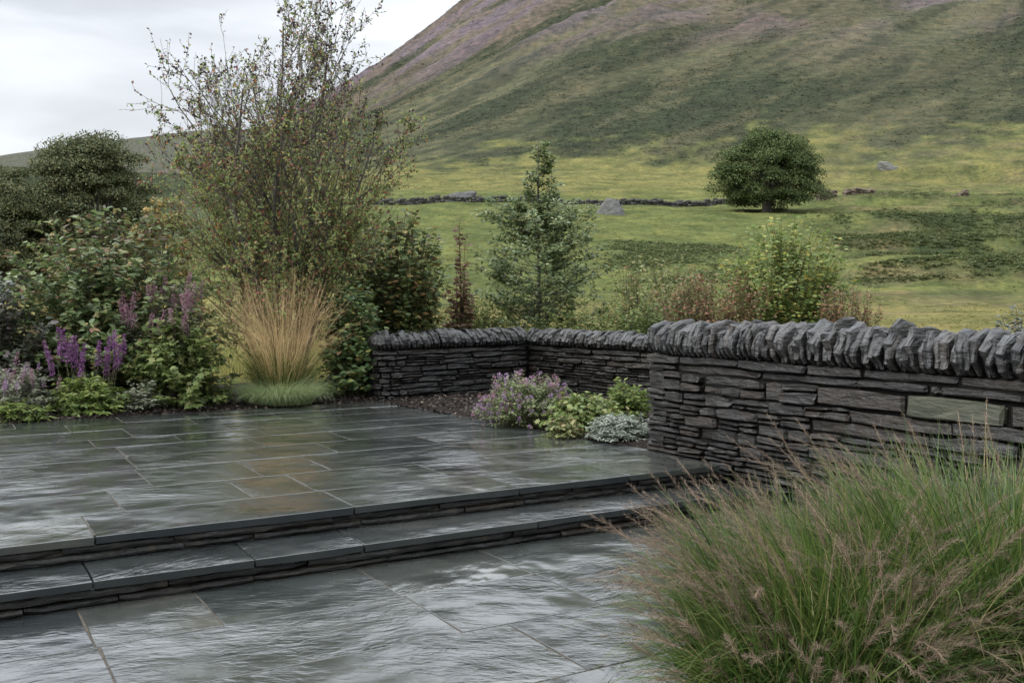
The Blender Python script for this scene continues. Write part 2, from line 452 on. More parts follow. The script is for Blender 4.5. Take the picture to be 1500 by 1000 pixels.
# ------------------------------------------------------------------ terrain
# heights: garden, meadow rising to a field wall, steep fell on the right, far ridge on the left
_fd = np.array([0, 14, 18, 30, 40, 50, 60, 80, 100, 112, 125, 160, 200, 260])
_fz = np.array([-.25, -.25, .12, .55, .70, .95, 1.95, 5.2, 9.0, 10.9, 13.0, 18.8, 25.8, 36.0])
_spx = np.array([-4000, 250, 320, 380, 426, 480, 556, 620, 690, 800, 950, 1200, 1500, 2000, 3000, 6000])
_sy = np.array([420, 330, 262, 205, 168, 140, 97, 52, 0, -70, -120, -150, -140, -110, 60, 300])
_gpx = np.array([-6000, -1500, -400, 0, 60, 130, 200, 300, 420, 600, 1200, 6000])
_gy = np.array([330, 280, 250, 236, 227, 216, 209, 200, 190, 180, 170, 200])
RF, RG = 880.0, 1900.0
def terrain_h(X, Y):
    X = np.asarray(X, float); Y = np.asarray(Y, float)
    r = np.hypot(X, Y)
    Yc = np.maximum(Y, 0.12 * r + 0.01)
    px = 750 + FPX * X / Yc
    ahead = smooth01((Y / np.maximum(r, .01) + 0.1) / 0.6)
    d = Yc
    # the meadow is lower to the left, where the valley opens
    left = smooth01((430 - px) / 420.0)
    zf = np.interp(np.minimum(d, r), _fd, _fz)
    zf = zf * (1 - left * 0.75 * smooth01((d - 30) / 60)) * ahead + (-.25) * (1 - ahead)
    far_cap = np.minimum(zf, 37)
    amp = smooth01((r - 26) / 60)
    zf = far_cap + amp * (0.8 * fbm(X / 26, Y / 26, 3, 3) + 0.30 * fbm(X / 6, Y / 6, 8, 3))
    # terraced banks on the rougher ground to the right
    bank = smooth01((px - 1120) / 200) * smooth01((r - 62) / 15) * smooth01((165 - r) / 30)
    zf = zf + bank * 0.9 * np.sin((d * 0.42 + X * 0.10 + 2 * perlin(X / 18, Y / 18, 2)))
    # fell
    T = (430 - np.interp(px, _spx, _sy)) / FPX
    zr = T * RF * (Yc / np.maximum(r, .01)) + EYE
    t = (r - 195) / (RF - 195)
    s = np.where(t < 1, np.clip(t, 0, 1) ** 1.06, 1 - 0.55 * np.clip(t - 1, 0, 1.6) ** 1.3)
    zfell = 24.0 + (zr - 24.0) * s
    # gullies and ribs running down the slope
    a = X * 0.75 - Y * 0.66; bb = X * 0.66 + Y * 0.75
    rel = smooth01((r - 230) / 220)
    edge = 1 - 0.55 * np.exp(-((t - 1) / .10) ** 2)
    zfell = zfell + rel * edge * (11 * fbm(a / 95, bb / 330, 21, 3) + 5.0 * fbm(a / 26, bb / 95, 27, 3)) + rel * 1.4 * fbm(X / 14, Y / 14, 31, 3)
    # far ridge
    T2 = (430 - np.interp(px, _gpx, _gy)) / FPX
    zr2 = T2 * RG * (Yc / np.maximum(r, .01)) + EYE
    t2 = (r - 420) / (RG - 420)
    s2 = np.where(t2 < 1, smooth01(np.clip(t2, 0, 1)) * .5 + .5 * np.clip(t2, 0, 1), 1 - .6 * np.clip(t2 - 1, 0, 1))
    zg = 8 + (zr2 - 8) * s2 + 14 * smooth01((r - 500) / 500) * fbm(X / 210, Y / 210, 41, 4) * (1 - .6 * np.exp(-((t2 - 1) / .2) ** 2))
    zz = np.where(r > 195, np.maximum(zf, zfell), zf)
    zz = np.where(r > 420, np.maximum(np.where(r > 420, np.maximum(zfell, np.minimum(zf, 12 + 0 * zf)), zf), zg), zz)
    return zz
def gz(x, y):
    return float(terrain_h(np.array([x]), np.array([y]))[0])

az_f = np.radians(np.linspace(-32, 32, 800))
az_c1 = np.radians(np.linspace(-180, -32, 60, endpoint=False)); az_c2 = np.radians(np.linspace(32, 180, 60)[1:])
AZ = np.concatenate([az_c1, az_f, az_c2])
RR = np.concatenate([np.array([0.5, 4, 8, 11]), np.geomspace(13, 200, 150), np.geomspace(203, 920, 150), np.geomspace(940, 3200, 50)])
A2, R2 = np.meshgrid(AZ, RR)
TX = (R2 * np.sin(A2)).ravel(); TY = (R2 * np.cos(A2)).ravel()
TZZ = terrain_h(TX, TY)
na, nr = len(AZ), len(RR)
ii = (np.arange(nr - 1)[:, None] * na + np.arange(na - 1)[None])
TF = np.stack([ii, ii + 1, ii + na + 1, ii + na], -1).reshape(-1, 4)
TF = TF[:, ::-1]

def cover_masks(X, Y, Z):
    """what grows where: returns weights (bracken, purple heather, brown moor, yellow grass)"""
    r = np.hypot(X, Y); Yc = np.maximum(Y, .12 * r + .01)
    px = 750 + FPX * X / Yc; py = 430 - FPX * (Z - EYE) / Yc
    n1 = fbm(X / 22, Y / 22, 51, 4); n2 = fbm(X / 7, Y / 7, 57, 4)
    a = X * 0.75 - Y * 0.66; bb = X * 0.66 + Y * 0.75
    fellm = smooth01((r - 200 + 34 * n1 + 26 * n2) / 34.0)
    # bracken bands in the rough pasture at the right
    q = py + 14 * n1 + 5 * n2
    def band(x0, x1, yc, hw, tilt=0.0):
        return smooth01((px - x0) / 60) * smooth01((x1 - px) / 60) * smooth01((hw - np.abs(q - yc - tilt * (px - x0))) / 6)
    br = np.maximum.reduce([band(1185, 2200, 345, 32, -0.02), band(1240, 1900, 400, 19, -0.06), band(870, 1110, 385, 28), band(1240, 2200, 285, 7, .0) * .8,
                            band(1180, 2200, 312, 6, -.03) * .8, band(1200, 2200, 258, 8, .0) * .7])
    br = br * smooth01((n2 * 1.3 + .4 * n1 + .55) / .55) * (1 - fellm)
    # fell: patchwork drawn out down the slope
    f1 = fbm(a / 55, bb / 190, 61, 5, .55); f2 = fbm(a / 26, bb / 70, 67, 5, .55); f3 = fbm(X / 60, Y / 60, 71, 4)
    hi = smooth01((Z - 60) / 100)
    pur = fellm * hi * smooth01((f1 + .22) / .40) * smooth01((f2 + .35) / .45)
    brown = fellm * smooth01((Z - 40) / 60) * smooth01((f2 * .7 + f3 * .6 + .15) / .45) * .8
    top = fellm * np.maximum(smooth01((1050 - px) / 350), .6) * smooth01((Z - 70 + 25 * f3) / 70)
    dark = fellm * smooth01((f1 * -.8 + f2 * .7 + .10 + .25 * smooth01((90 - Z) / 50)) / .55)
    yel = smooth01(((py - 415) / 40 + .8 * n1)) * (1 - fellm) + smooth01((288 - py) / 14 + n1) * (1 - fellm) * .55
    return fellm, np.clip(br, 0, 1), np.clip(pur, 0, 1), np.clip(brown, 0, 1), np.clip(dark, 0, 1), np.clip(yel, 0, 1), top, px, py
FM, BRK, PUR, BRN, DRK, YEL, TOPM, TPX, TPY = cover_masks(TX, TY, TZZ)
def lerp(a, b, w): return a + (np.array(b) - a) * w[:, None]
base = np.tile(np.array([.092, .108, .038]), (len(TX), 1))
base = lerp(base, (.155, .142, .056), YEL)
base = lerp(base, (.060, .072, .042), smooth01((400 - TPX) / 120) * smooth01((np.hypot(TX, TY) - 90) / 40))
fell_c = np.tile(np.array([.070, .074, .043]), (len(TX), 1))
fell_c = lerp(fell_c, (.086, .070, .052), BRN)
fell_c = lerp(fell_c, (.112, .088, .074), TOPM * .9)
fell_c = lerp(fell_c, (.034, .042, .025), DRK * .95)
st1 = fbm((TX * .75 - TY * .66) / 16, (TX * .66 + TY * .75) / 85, 141, 4, .6)
st2 = fbm((TX * .75 - TY * .66) / 42, (TX * .66 + TY * .75) / 260, 147, 4, .6)
fell_c = lerp(fell_c, (.090, .086, .052), smooth01((st1 - .08) / .35) * .55)
fell_c = lerp(fell_c, (.030, .036, .023), smooth01((-st1 - .10 + .5 * st2) / .3) * .7)
fell_c = lerp(fell_c, (.112, .092, .108), PUR * .95)
fell_c *= (1 + .30 * st2)[:, None]
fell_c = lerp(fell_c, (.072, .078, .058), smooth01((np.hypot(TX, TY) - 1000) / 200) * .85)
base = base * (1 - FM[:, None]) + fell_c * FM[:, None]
base = lerp(base, (.042, .056, .026), BRK)
rough_ = smooth01((TPX - 1130) / 150) * (1 - FM)
base = lerp(base, (.070, .078, .036), rough_ * smooth01((fbm(TX / 10, TY / 5, 151, 4) + .05) / .35) * .7)
base = lerp(base, (.135, .112, .062), rough_ * smooth01((fbm(TX / 12, TY / 5, 157, 4) - .10) / .3) * .6)
base *= (1 + .30 * fbm(TX / 3.2, TY / 3.2, 81, 3))[:, None]
base = np.clip(base * .92, .012, .4)

def terrain_mat():
    m, nt, b, out = new_mat('hill_pasture_and_heather')
    at = N(nt, 'ShaderNodeAttribute', attribute_name='cover')
    g = N(nt, 'ShaderNodeNewGeometry')
    mp = N(nt, 'ShaderNodeMapping'); mp.inputs['Scale'].default_value = (1, 1, 1.6)
    nt.links.new(g.outputs['Position'], mp.inputs[0])
    n1 = noise_n(nt, mp.outputs[0], 1.6, 6, .68); n2 = noise_n(nt, mp.outputs[0], .22, 6, .65)
    v1 = ramp_n(nt, n1.outputs['Fac'], [(.25, (.50, .55, .52)), (.5, (1, 1, 1)), (.75, (1.65, 1.5, 1.35))]).outputs[0]
    v2 = ramp_n(nt, n2.outputs['Fac'], [(.28, (.50, .58, .56)), (.5, (1, 1, 1)), (.72, (1.55, 1.36, 1.25))]).outputs[0]
    c = mixc(nt, 1.0, at.outputs['Color'], v1, 'MULTIPLY'); c = mixc(nt, 1.0, c, v2, 'MULTIPLY')
    nt.links.new(c, b.inputs['Base Color'])
    b.inputs['Roughness'].default_value = 1.0; b.inputs['Specular IOR Level'].default_value = 0.05
    b1 = bump_n(nt, n2.outputs['Fac'], .7, 2.0); b2 = bump_n(nt, n1.outputs['Fac'], .7, .25, b1)
    nt.links.new(b2, b.inputs['Normal'])
    return m
M_TERR = terrain_mat()
me = np_mesh('terrain', np.stack([TX, TY, TZZ], -1), TF, M_TERR, True)
ca = me.attributes.new('cover', 'FLOAT_COLOR', 'POINT')
ca.data.foreach_set('color', np.concatenate([base, np.ones((len(base), 1))], 1).astype(np.float32).ravel())
link('terrain', me, kind='structure')

# tufts: bracken, heather and rough grass as ground cover
def tuft_cover(name, X, Y, size, per, mat, label, cat, flat=.55, T=LEAF_NR, wid=1.0, els=(.15, 1.35)):
    n = len(X); Z = terrain_h(X, Y)
    c = np.repeat(np.stack([X, Y, Z], -1), per, 0); s = np.repeat(size, per)
    ph = RNG.uniform(0, 2 * PI, n * per); el = RNG.uniform(els[0], els[1], n * per)
    d = np.stack([np.cos(ph) * np.cos(el), np.sin(ph) * np.cos(el), np.sin(el) * flat + .05], -1)
    pos = c + d * (s * RNG.uniform(.0, .45, n * per))[:, None]
    nn = nrm(np.stack([-np.cos(ph) * .5, -np.sin(ph) * .5, np.ones(n * per)], -1) + RNG.normal(0, .3, (n * per, 3)))
    V, F = instance(T[0], T[1], pos, d, nn, s * RNG.uniform(.5, .95, n * per), s * wid * RNG.uniform(.5, .95, n * per))
    return link(name, np_mesh(name, V, F, mat), kind='stuff', label=label, cat=cat)
def scatter_polar(n, px0, px1, r0, r1, power=1.0):
    px = RNG.uniform(px0, px1, n); t = RNG.uniform(0, 1, n) ** power
    r = r0 * (r1 / r0) ** t
    a = np.arctan((px - 750) / FPX)
    return r * np.sin(a), r * np.cos(a)
M_BRACK = leaf_mat('bracken_fronds', [(0, (.045, .060, .026)), (.6, (.068, .085, .036)), (.9, (.095, .105, .045)), (1, (.13, .10, .05))], .8, .2, gain=.75, spec=.1)
M_HEATH = leaf_mat('heather_tufts', [(0, (.040, .048, .026)), (.5, (.070, .075, .038)), (.8, (.105, .092, .070)), (1, (.125, .105, .115))], .9, .1, gain=.62, spec=.1)
M_TUSS = leaf_mat('pasture_tussocks', [(0, (.10, .12, .035)), (.6, (.14, .145, .05)), (1, (.20, .175, .08))], .8, .3, gain=.55, spec=.1)
X, Y = scatter_polar(110000, 780, 1620, 56, 190)
mk = cover_masks(X, Y, terrain_h(X, Y)); k = RNG.uniform(0, 1, len(X)) < mk[1] * .9
X, Y = X[k][:24000], Y[k][:24000]
tuft_cover('bracken', X, Y, RNG.uniform(.10, .36, len(X)), 8, M_BRACK, 'dark green bracken growing in bands across the rough pasture', 'bracken', .5, wid=2.2, els=(.1, .9))
X, Y = scatter_polar(60000, 330, 1640, 205, 860)
mk = cover_masks(X, Y, terrain_h(X, Y)); k = RNG.uniform(0, 1, len(X)) < (mk[4] * .8 + .08)
k &= mk[0] > .5
X, Y = X[k][:22000], Y[k][:22000]
tuft_cover('heather', X, Y, RNG.uniform(.25, .75, len(X)) * np.hypot(X, Y) / 420 + .2, 5, M_HEATH, 'low heather and moor scrub covering the steep fell side', 'heather', .3, wid=2.2, els=(.05, .6))
X, Y = scatter_polar(16000, 100, 1620, 21, 190)
k = cover_masks(X, Y, terrain_h(X, Y))[1] < .3
k &= fbm(X / 9, Y / 9, 93, 3) > -.15
X, Y = X[k], Y[k]
tuft_cover('pasture_grass', X, Y, RNG.uniform(.10, .26, len(X)) * (0.6 + np.hypot(X, Y) / 90), 5, M_TUSS, 'rough tussocks of grass in the green pasture', 'grass', .6, els=(.1, .7))

# ------------------------------------------------------------------ far dry-stone wall, boulder
def rock_mesh(name, sx, sy, sz, seed, mat, n=26):
    rg = np.random.default_rng(seed)
    th = np.linspace(0, 2 * PI, n, endpoint=False); ph = np.linspace(0.05, PI / 2 + .25, 14)
    P, Tt = np.meshgrid(ph, th, indexing='ij')
    d = np.stack([np.sin(P) * np.cos(Tt), np.sin(P) * np.sin(Tt), np.cos(P)], -1)
    pl = nrm(rg.normal(0, 1, (22, 3)) + np.array([0, 0, .25])); off = rg.uniform(.55, .98, 22)
    dots = np.einsum('ijk,lk->ijl', d, pl)
    rad = np.min(np.where(dots > .15, off / np.maximum(dots, .15), 9), -1); rad = np.minimum(rad, 1.2)
    rad = rad * (1 + .16 * perlin(d[..., 0] * 3 + seed, d[..., 2] * 3 + d[..., 1] * 2, seed) + .10 * perlin(d[..., 0] * 8, d[..., 2] * 8 + d[..., 1] * 7, seed + 4))
    V = d * rad[..., None] * np.array([sx, sy, sz]) * (1 + rg.normal(0, .035, d.shape[:2] + (1,)))
    i = np.arange(len(ph) - 1)[:, None] * n; j = np.arange(n)[None]; j2 = (j + 1) % n
    F = np.stack([i + j, i + n + j, i + n + j2, i + j2], -1).reshape(-1, 4)
    return np_mesh(name, V.reshape(-1, 3), F, mat)
M_ROCK = slate_mat('weathered_boulder', (.06, .06, .056), (.17, .165, .155), (.12, .105, .07), .8, 1.0, 1.0, scale=.5)
M_FIELDW = slate_mat('field_wall_stone', (.045, .045, .042), (.115, .11, .10), (.10, .085, .06), .7, .95, .6, scale=.4)
bx, by = pix_depth(897, 110); bz = gz(bx, by)
o = link('boulder', rock_mesh('boulder', 2.1, 1.5, 2.1, 6, M_ROCK), label='grey craggy boulder lying in the green field left of the lone tree', cat='boulder')
o.location = (bx, by, bz - .15)
bx, by = pix_depth(677, 132); bz = gz(bx, by)
o = link('boulder', rock_mesh('boulder', 1.9, 1.2, 1.1, 9, M_ROCK), label='low brown boulder heap beside the far field wall', cat='boulder')
o.location = (bx, by, bz - .1)
bx, by = pix_depth(1296, 185); bz = gz(bx, by)
o = link('boulder', rock_mesh('boulder', 2.8, 1.8, 1.6, 12, M_ROCK), label='pale rock outcrop at the foot of the fell right of the lone tree', cat='boulder')
o.location = (bx, by, bz - .2)

def field_wall(name, pts, hgt, label, gap=0.0, seed=3):
    rg = random.Random(seed)
    root = thing(name, label, 'wall', (pts[0][0], pts[0][1], gz(*pts[0])))
    bo = root.location
    buf = Buf()
    for (x0, y0), (x1, y1) in zip(pts[:-1], pts[1:]):
        L = math.hypot(x1 - x0, y1 - y0); tx, ty = (x1 - x0) / L, (y1 - y0) / L
        s = 0
        while s < L:
            w = rg.uniform(.35, .95)
            if rg.random() < gap: s += w * 3; continue
            gx, gy = x0 + tx * (s + w / 2), y0 + ty * (s + w / 2); zb = gz(gx, gy) - .25; zc = zb
            top = zb + hgt + .25 + rg.uniform(-.16, .12)
            while zc < top:
                h = rg.uniform(.18, .38); ww = w * rg.uniform(.75, 1.05); dd = rg.uniform(.28, .42)
                sh = rg.uniform(-.08, .08)
                V = []
                for q in range(8):
                    a_, b_, c_ = (q & 1) - .5, ((q >> 1) & 1) - .5, (q >> 2) & 1
                    lx = a_ * ww + sh + rg.uniform(-.05, .05); ly = b_ * dd * 2 * (1 - .15 * c_) + rg.uniform(-.06, .06)
                    V.append((gx + tx * lx - ty * ly - bo[0], gy + ty * lx + tx * ly - bo[1], zc + c_ * h + rg.uniform(-.04, .04) - bo[2]))
                buf.add(V, [[0, 1, 3, 2], [4, 6, 7, 5], [0, 4, 5, 1], [2, 3, 7, 6], [0, 2, 6, 4], [1, 5, 7, 3]])
                zc += h * .92
            s += w
    link('stonework', buf.mesh('stonework', M_FIELDW), root, kind='stuff')
    return root
field_wall('field_wall', [pix_depth(430, 118), pix_depth(560, 121), pix_depth(700, 124), pix_depth(840, 124), pix_depth(960, 125), pix_depth(1060, 126)], .55,
           'long low dry stone wall crossing the field left of the lone tree')
field_wall('field_wall', [pix_depth(1195, 127), pix_depth(1260, 131), pix_depth(1310, 134)], .8,
           'tumbled stretch of field wall just right of the lone tree', .12, 5)
field_wall('field_wall', [pix_depth(1345, 131), pix_depth(1420, 136)], .9,
           'short broken stretch of field wall below the rock outcrop at right', .15, 8)

# ------------------------------------------------------------------ patio, steps, terrace
def slab(name, u0, u1, v0, v1, ztop, th, parent, rg, rough_front=False, mat=None):
    """riven flag with uneven edges and an arris"""
    cu, cv = (u0 + u1) / 2, (v0 + v1) / 2
    pts = []
    def edge(a, b, n, jit):
        for i in range(n):
            t = i / n
            pts.append((a[0] + (b[0] - a[0]) * t, a[1] + (b[1] - a[1]) * t, jit))
    nu = max(2, int((u1 - u0) / .22)); nv = max(2, int((v1 - v0) / .25))
    edge((u0, v0), (u1, v0), nu, .006 if rough_front else .003); edge((u1, v0), (u1, v1), nv, .003)
    edge((u1, v1), (u0, v1), nu, .003); edge((u0, v1), (u0, v0), nv, .003)
    n = len(pts); V = []
    warp = [rg.uniform(-.0008, .0008) for _ in range(4)]
    def zt(u, v): return ztop + warp[0] + warp[1] * (u - cu) / 1.0 + warp[2] * (v - cv)
    P = []
    for (u, v, j) in pts:
        P.append((u + rg.uniform(-j, j), v + rg.uniform(-j, j)))
    for ins, dz in ((.004, 0.0), (.001, -.0025), (0.0, -.010), (0.004, -th)):
        for (u, v) in P:
            du, dv = cu - u, cv - v
            uu = u + (ins if du > 0 else -ins) * (1 if abs(du) > (u1 - u0) / 2 - .03 else 0)
            vv = v + (ins if dv > 0 else -ins) * (1 if abs(dv) > (v1 - v0) / 2 - .03 else 0)
            jz = rg.uniform(-.004, .004) if (rough_front and dz < -.01 and v < v0 + .02) else 0
            jv = rg.uniform(-.008, .006) if (rough_front and -th < dz < -.01 and v < v0 + .02) else 0
            x, y, _ = uv(uu - cu, vv - cv + jv); V.append((x - OX, y - OY, zt(uu, vv) - ztop + dz + jz))
    F = [list(range(n))]
    for k in range(3):
        for i in range(n):
            i2 = (i + 1) % n
            F.append([k * n + i, (k + 1) * n + i, (k + 1) * n + i2, k * n + i2])
    F.append([3 * n + i for i in range(n)][::-1])
    me = bpy.data.meshes.new(name); me.from_pydata(V, [], F); me.materials.append(mat or M_PAVE); me.update()
    o = link(name, me, parent)
    x, y, _ = uv(cu, cv); o.location = (x, y, ztop)
    return o

def u_of(px, py, z):
    return to_uv(*pix_ground(px, py, z))
rg = random.Random(21)
G = .009       # joint width

def plate(name, poly_uv, z, mat, kind='structure', thick=.4):
    V = [uv(u, v, z) for u, v in poly_uv] + [uv(u, v, z - thick) for u, v in poly_uv]
    n = len(poly_uv)
    F = [list(range(n)), list(range(n, 2 * n))[::-1]] + [[i, i + n, (i + 1) % n + n, (i + 1) % n] for i in range(n)]
    me = bpy.data.meshes.new(name); me.from_pydata(V, [], F); me.materials.append(mat); me.update()
    return link(name, me, kind=kind)

# right edge of the terrace: from the wall corner to the end of the low wall
BEDA = to_uv(1.29, 9.50); BEDB = to_uv(-1.72, 13.62)
def u_right(v):
    if v <= BEDA[1]: return -0.015 + (BEDA[0] + .015) * max(0, v) / BEDA[1]
    return BEDA[0] + (BEDB[0] - BEDA[0]) * (v - BEDA[1]) / (BEDB[1] - BEDA[1])
ULEFT = -9.5
terrace = plate('terrace', [(ULEFT, .06), (-.03, .06), (BEDA[0], BEDA[1]), (BEDB[0], BEDB[1]), (BEDB[0], BACKV), (ULEFT, BACKV)], TZ - .004, M_JOINT, thick=TZ + .1)
rows = [0, .66, 1.47, 2.33, 3.02, 3.75, 4.35, 5.08, 5.66, BACKV]
known = {0: [u_of(148, 797, TZ)[0], u_of(531, 748, TZ)[0], u_of(773, 718, TZ)[0]],
         1: [u_of(170, 735, TZ)[0], u_of(350, 715, TZ)[0], u_of(470, 722, TZ)[0], u_of(640, 690, TZ)[0]],
         2: [u_of(205, 695, TZ)[0], u_of(345, 675, TZ)[0], u_of(440, 668, TZ)[0]],
         3: [u_of(185, 672, TZ)[0], u_of(490, 660, TZ)[0]]}
for r_ in range(len(rows) - 1):
    v0, v1 = rows[r_] + G / 2, rows[r_ + 1] - G / 2
    if r_ == 0: v0 = 0.0
    ur = u_right((v0 + v1) / 2)
    js = sorted(known.get(r_, []))
    cuts = [ULEFT]
    u = ULEFT + rg.uniform(.5, 1.3)
    first = js[0] if js else ur
    while u < first - .6:
        cuts.append(u); u += rg.uniform(.8, 1.7)
    cuts += [j for j in js if j < ur - .35 and j > cuts[-1] + .35]
    u = cuts[-1] + rg.uniform(.9, 1.6)
    while u < ur - .5:
        cuts.append(u); u += rg.uniform(.8, 1.6)
    cuts.append(ur)
    for a_, b_ in zip(cuts[:-1], cuts[1:]):
        last = b_ == ur
        o = slab('paving_slab', a_ + G / 2, b_ - (0 if last else G / 2), v0, v1, TZ + rg.uniform(-.0008, .0008), .05, terrace, rg, r_ == 0)
        if last and v1 > 0.5:      # cut the end flag along the slanting bed edge
            me = o.data; cu, cv = (a_ + G / 2 + b_) / 2, (v0 + v1) / 2
            for vv in me.vertices:
                lu = vv.co.x * UX + vv.co.y * UY; lv = vv.co.x * VX + vv.co.y * VY
                if lu > 0:
                    f = lu / max(.05, (b_ - a_ - G / 2) / 2)
                    sh = (u_right(min(v1, max(v0, lv + cv))) - ur) * min(1, f)
                    vv.co.x += sh * UX; vv.co.y += sh * UY

# steps: one tread below the terrace edge
steps = thing('stone_steps', 'low slate steps with overhanging treads climbing to the wet terrace', 'steps', uv(-4, -.25, 0))
steps_inv = Matrix.Translation(Vector(steps.location)).inverted()
def under(o, root):
    o.parent = root; o.matrix_parent_inverse = Matrix.Translation(Vector(root.location)).inverted()
TREAD = .45
def riser_stones(v_face, z0, z1, courses, seed):
    rgs = random.Random(seed)
    zb = [z0 + (z1 - z0) * t for t in courses]
    for c in range(len(zb) - 1):
        u = ULEFT
        while u < -.05:
            L = rgs.uniform(.45, 1.5); u2 = min(u + L, -.02)
            if -.02 - u2 < .25: u2 = -.02
            nx = max(3, int((u2 - u) / .09)); V = []; F = []
            out = rgs.uniform(-.018, .010)
            za, zc = zb[c] + .002, zb[c + 1] - .003
            for i in range(nx + 1):
                uu = u + .004 + (u2 - u - .008) * i / nx
                wob = rgs.uniform(-.010, .010)
                for (dz, dv) in ((0, .02), (.18, 0.004), (.5, -.004), (.85, .003), (1, .022)):
                    endp = .012 if i in (0, nx) else 0
                    zz = za + (zc - za) * dz + (rgs.uniform(-.005, .005) if 0 < dz < 1 else rgs.uniform(-.003, .003))
                    V.append(uv(uu, v_face + dv + out + wob + endp + rgs.uniform(-.004, .004), zz))
                V.append(uv(uu, v_face + .12, zc)); V.append(uv(uu, v_face + .12, za))
            k = 7
            for i in range(nx):
                for j in range(k):
                    j2 = (j + 1) % k
                    F.append([i * k + j, i * k + j2, (i + 1) * k + j2, (i + 1) * k + j])
            F.append([j for j in range(k)][::-1]); F.append([nx * k + j for j in range(k)])
            c0 = uv((u + u2) / 2, v_face, (za + zc) / 2)
            V = [(a_[0] - c0[0], a_[1] - c0[1], a_[2] - c0[2]) for a_ in V]
            me = bpy.data.meshes.new('riser_stone'); me.from_pydata(V, [], F); me.materials.append(M_RISER); me.update()
            o = link('riser_stone', me); o.location = c0; under(o, steps)
            u = u2
tj = sorted([u_of(150, 873, RISE)[0], u_of(395, 836, RISE)[0], u_of(565, 815, RISE)[0], u_of(830, 778, RISE)[0]])
tc = [ULEFT, tj[0] - 2.6, tj[0] - 1.2] + tj + [-.02]
for a_, b_ in zip(tc[:-1], tc[1:]):
    o = slab('tread_slab', a_ + G / 2, b_ - G / 2, -TREAD, .05, RISE + rg.uniform(-.002, .002), .048, None, rg, True); under(o, steps)
riser_stones(.035, RISE, TZ - .05, [0, .48, 1], 4)
riser_stones(-TREAD + .035, 0.0, RISE - .048, [0, .42, 1], 6)
# lower patio
patio = plate('patio', [(ULEFT, -9), (1.2, -9), (.4, -.6), (.02, -.3), (ULEFT, -.3)], -.004, M_JOINT, thick=.4)
prow = [-TREAD + .05, -1.13, -1.88, -2.66, -3.40, -4.2, -4.9, -5.7, -6.5, -7.3, -8.2, -9]
pk = {0: [u_of(140, 948, 0)[0], u_of(328, 915, 0)[0], u_of(590, 874, 0)[0], u_of(785, 842, 0)[0]],
      1: [u_of(165, 990, 0)[0], u_of(672, 922, 0)[0], u_of(875, 882, 0)[0]],
      2: [u_of(455, 1003, 0)[0] - .7, u_of(840, 968, 0)[0]]}
for r_ in range(len(prow) - 1):
    v1, v0 = prow[r_] - G / 2, prow[r_ + 1] + G / 2
    js = sorted(pk.get(r_, [])); ur = -.02 - .03 * v0
    cuts = [ULEFT]; u = ULEFT + rg.uniform(.4, 1.2); first = js[0] if js else ur
    while u < first - .6: cuts.append(u); u += rg.uniform(.8, 1.5)
    cuts += js; u = cuts[-1] + rg.uniform(.9, 1.4)
    while u < ur - .5: cuts.append(u); u += rg.uniform(.8, 1.5)
    cuts.append(ur)
    for a_, b_ in zip(cuts[:-1], cuts[1:]):
        slab('paving_slab', a_ + G / 2, b_ - G / 2, v0, v1, rg.uniform(-.0008, .0008), .05, patio, rg)

# ------------------------------------------------------------------ planting beds
def heightfield(name, xs, ys, zf, inside, mat, kind='structure'):
    XX, YY = np.meshgrid(xs, ys); ZZ = zf(XX, YY)
    n, m = XX.shape
    i = np.arange(n - 1)[:, None] * m + np.arange(m - 1)[None]
    F = np.stack([i, i + 1, i + m + 1, i + m], -1).reshape(-1, 4)
    ok = inside(XX, YY).ravel()
    F = F[ok[F].all(1)]
    return link(name, np_mesh(name, np.stack([XX, YY, ZZ], -1).reshape(-1, 3), F, mat, True), kind=kind)
def uvn(X, Y): return (X - OX) * UX + (Y - OY) * UY, (X - OX) * VX + (Y - OY) * VY
def soil_z(X, Y): return TZ + .015 + .03 * fbm(X * 1.3, Y * 1.3, 101, 3) + .012 * fbm(X * 9, Y * 9, 103, 2)
def bed_z(X, Y):
    u, v = uvn(X, Y)
    z = soil_z(X, Y) + .03 * smooth01((v - BACKV) / .5)
    return np.where(v < BACKV + .05, TZ - .006, z)
def bed_in(X, Y):
    u, v = uvn(X, Y); return (v > BACKV - .06) & (v < BACKV + 3.4) & (u < BEDB[0] + .25) & (u > -11)
heightfield('planting_bed', np.arange(-11, 0.6, .07), np.arange(5.5, 17.5, .07), bed_z, bed_in, M_SOIL)
W1A, W1B, W2B = np.array([-1.83, 13.72]), np.array([.24, 15.2]), np.array([3.35, 11.55])
def tri_in(X, Y):
    P = [(-1.78, 13.55), (1.22, 9.46), (1.9, 9.9), (2.3, 13.0), (.24, 15.3), (-1.85, 13.85)]
    c = np.zeros(X.shape, bool); j = len(P) - 1
    for i in range(len(P)):
        xi, yi = P[i]; xj, yj = P[j]
        c ^= ((yi > Y) != (yj > Y)) & (X < (xj - xi) * (Y - yi) / (yj - yi + 1e-12) + xi); j = i
    return c
def tri_z(X, Y):
    u, v = uvn(X, Y)
    ur = BEDA[0] + (BEDB[0] - BEDA[0]) * (v - BEDA[1]) / (BEDB[1] - BEDA[1])
    return soil_z(X, Y) + np.where(u - ur < .05, -.02, .02 * smooth01((u - ur) / .3))
heightfield('planting_bed', np.arange(-2.0, 2.4, .05), np.arange(9.3, 15.4, .05), tri_z, tri_in, M_SOIL)
def mound_in(X, Y):
    return (((X - 2.1) / .85) ** 2 + ((Y - 4.75) / .62) ** 2) < 1
def mound_z(X, Y):
    q = ((X - 2.1) / .85) ** 2 + ((Y - 4.75) / .62) ** 2
    return -.02 + .06 * np.sqrt(np.clip(1 - q, 0, 1)) + .02 * fbm(X * 3, Y * 3, 5, 2)
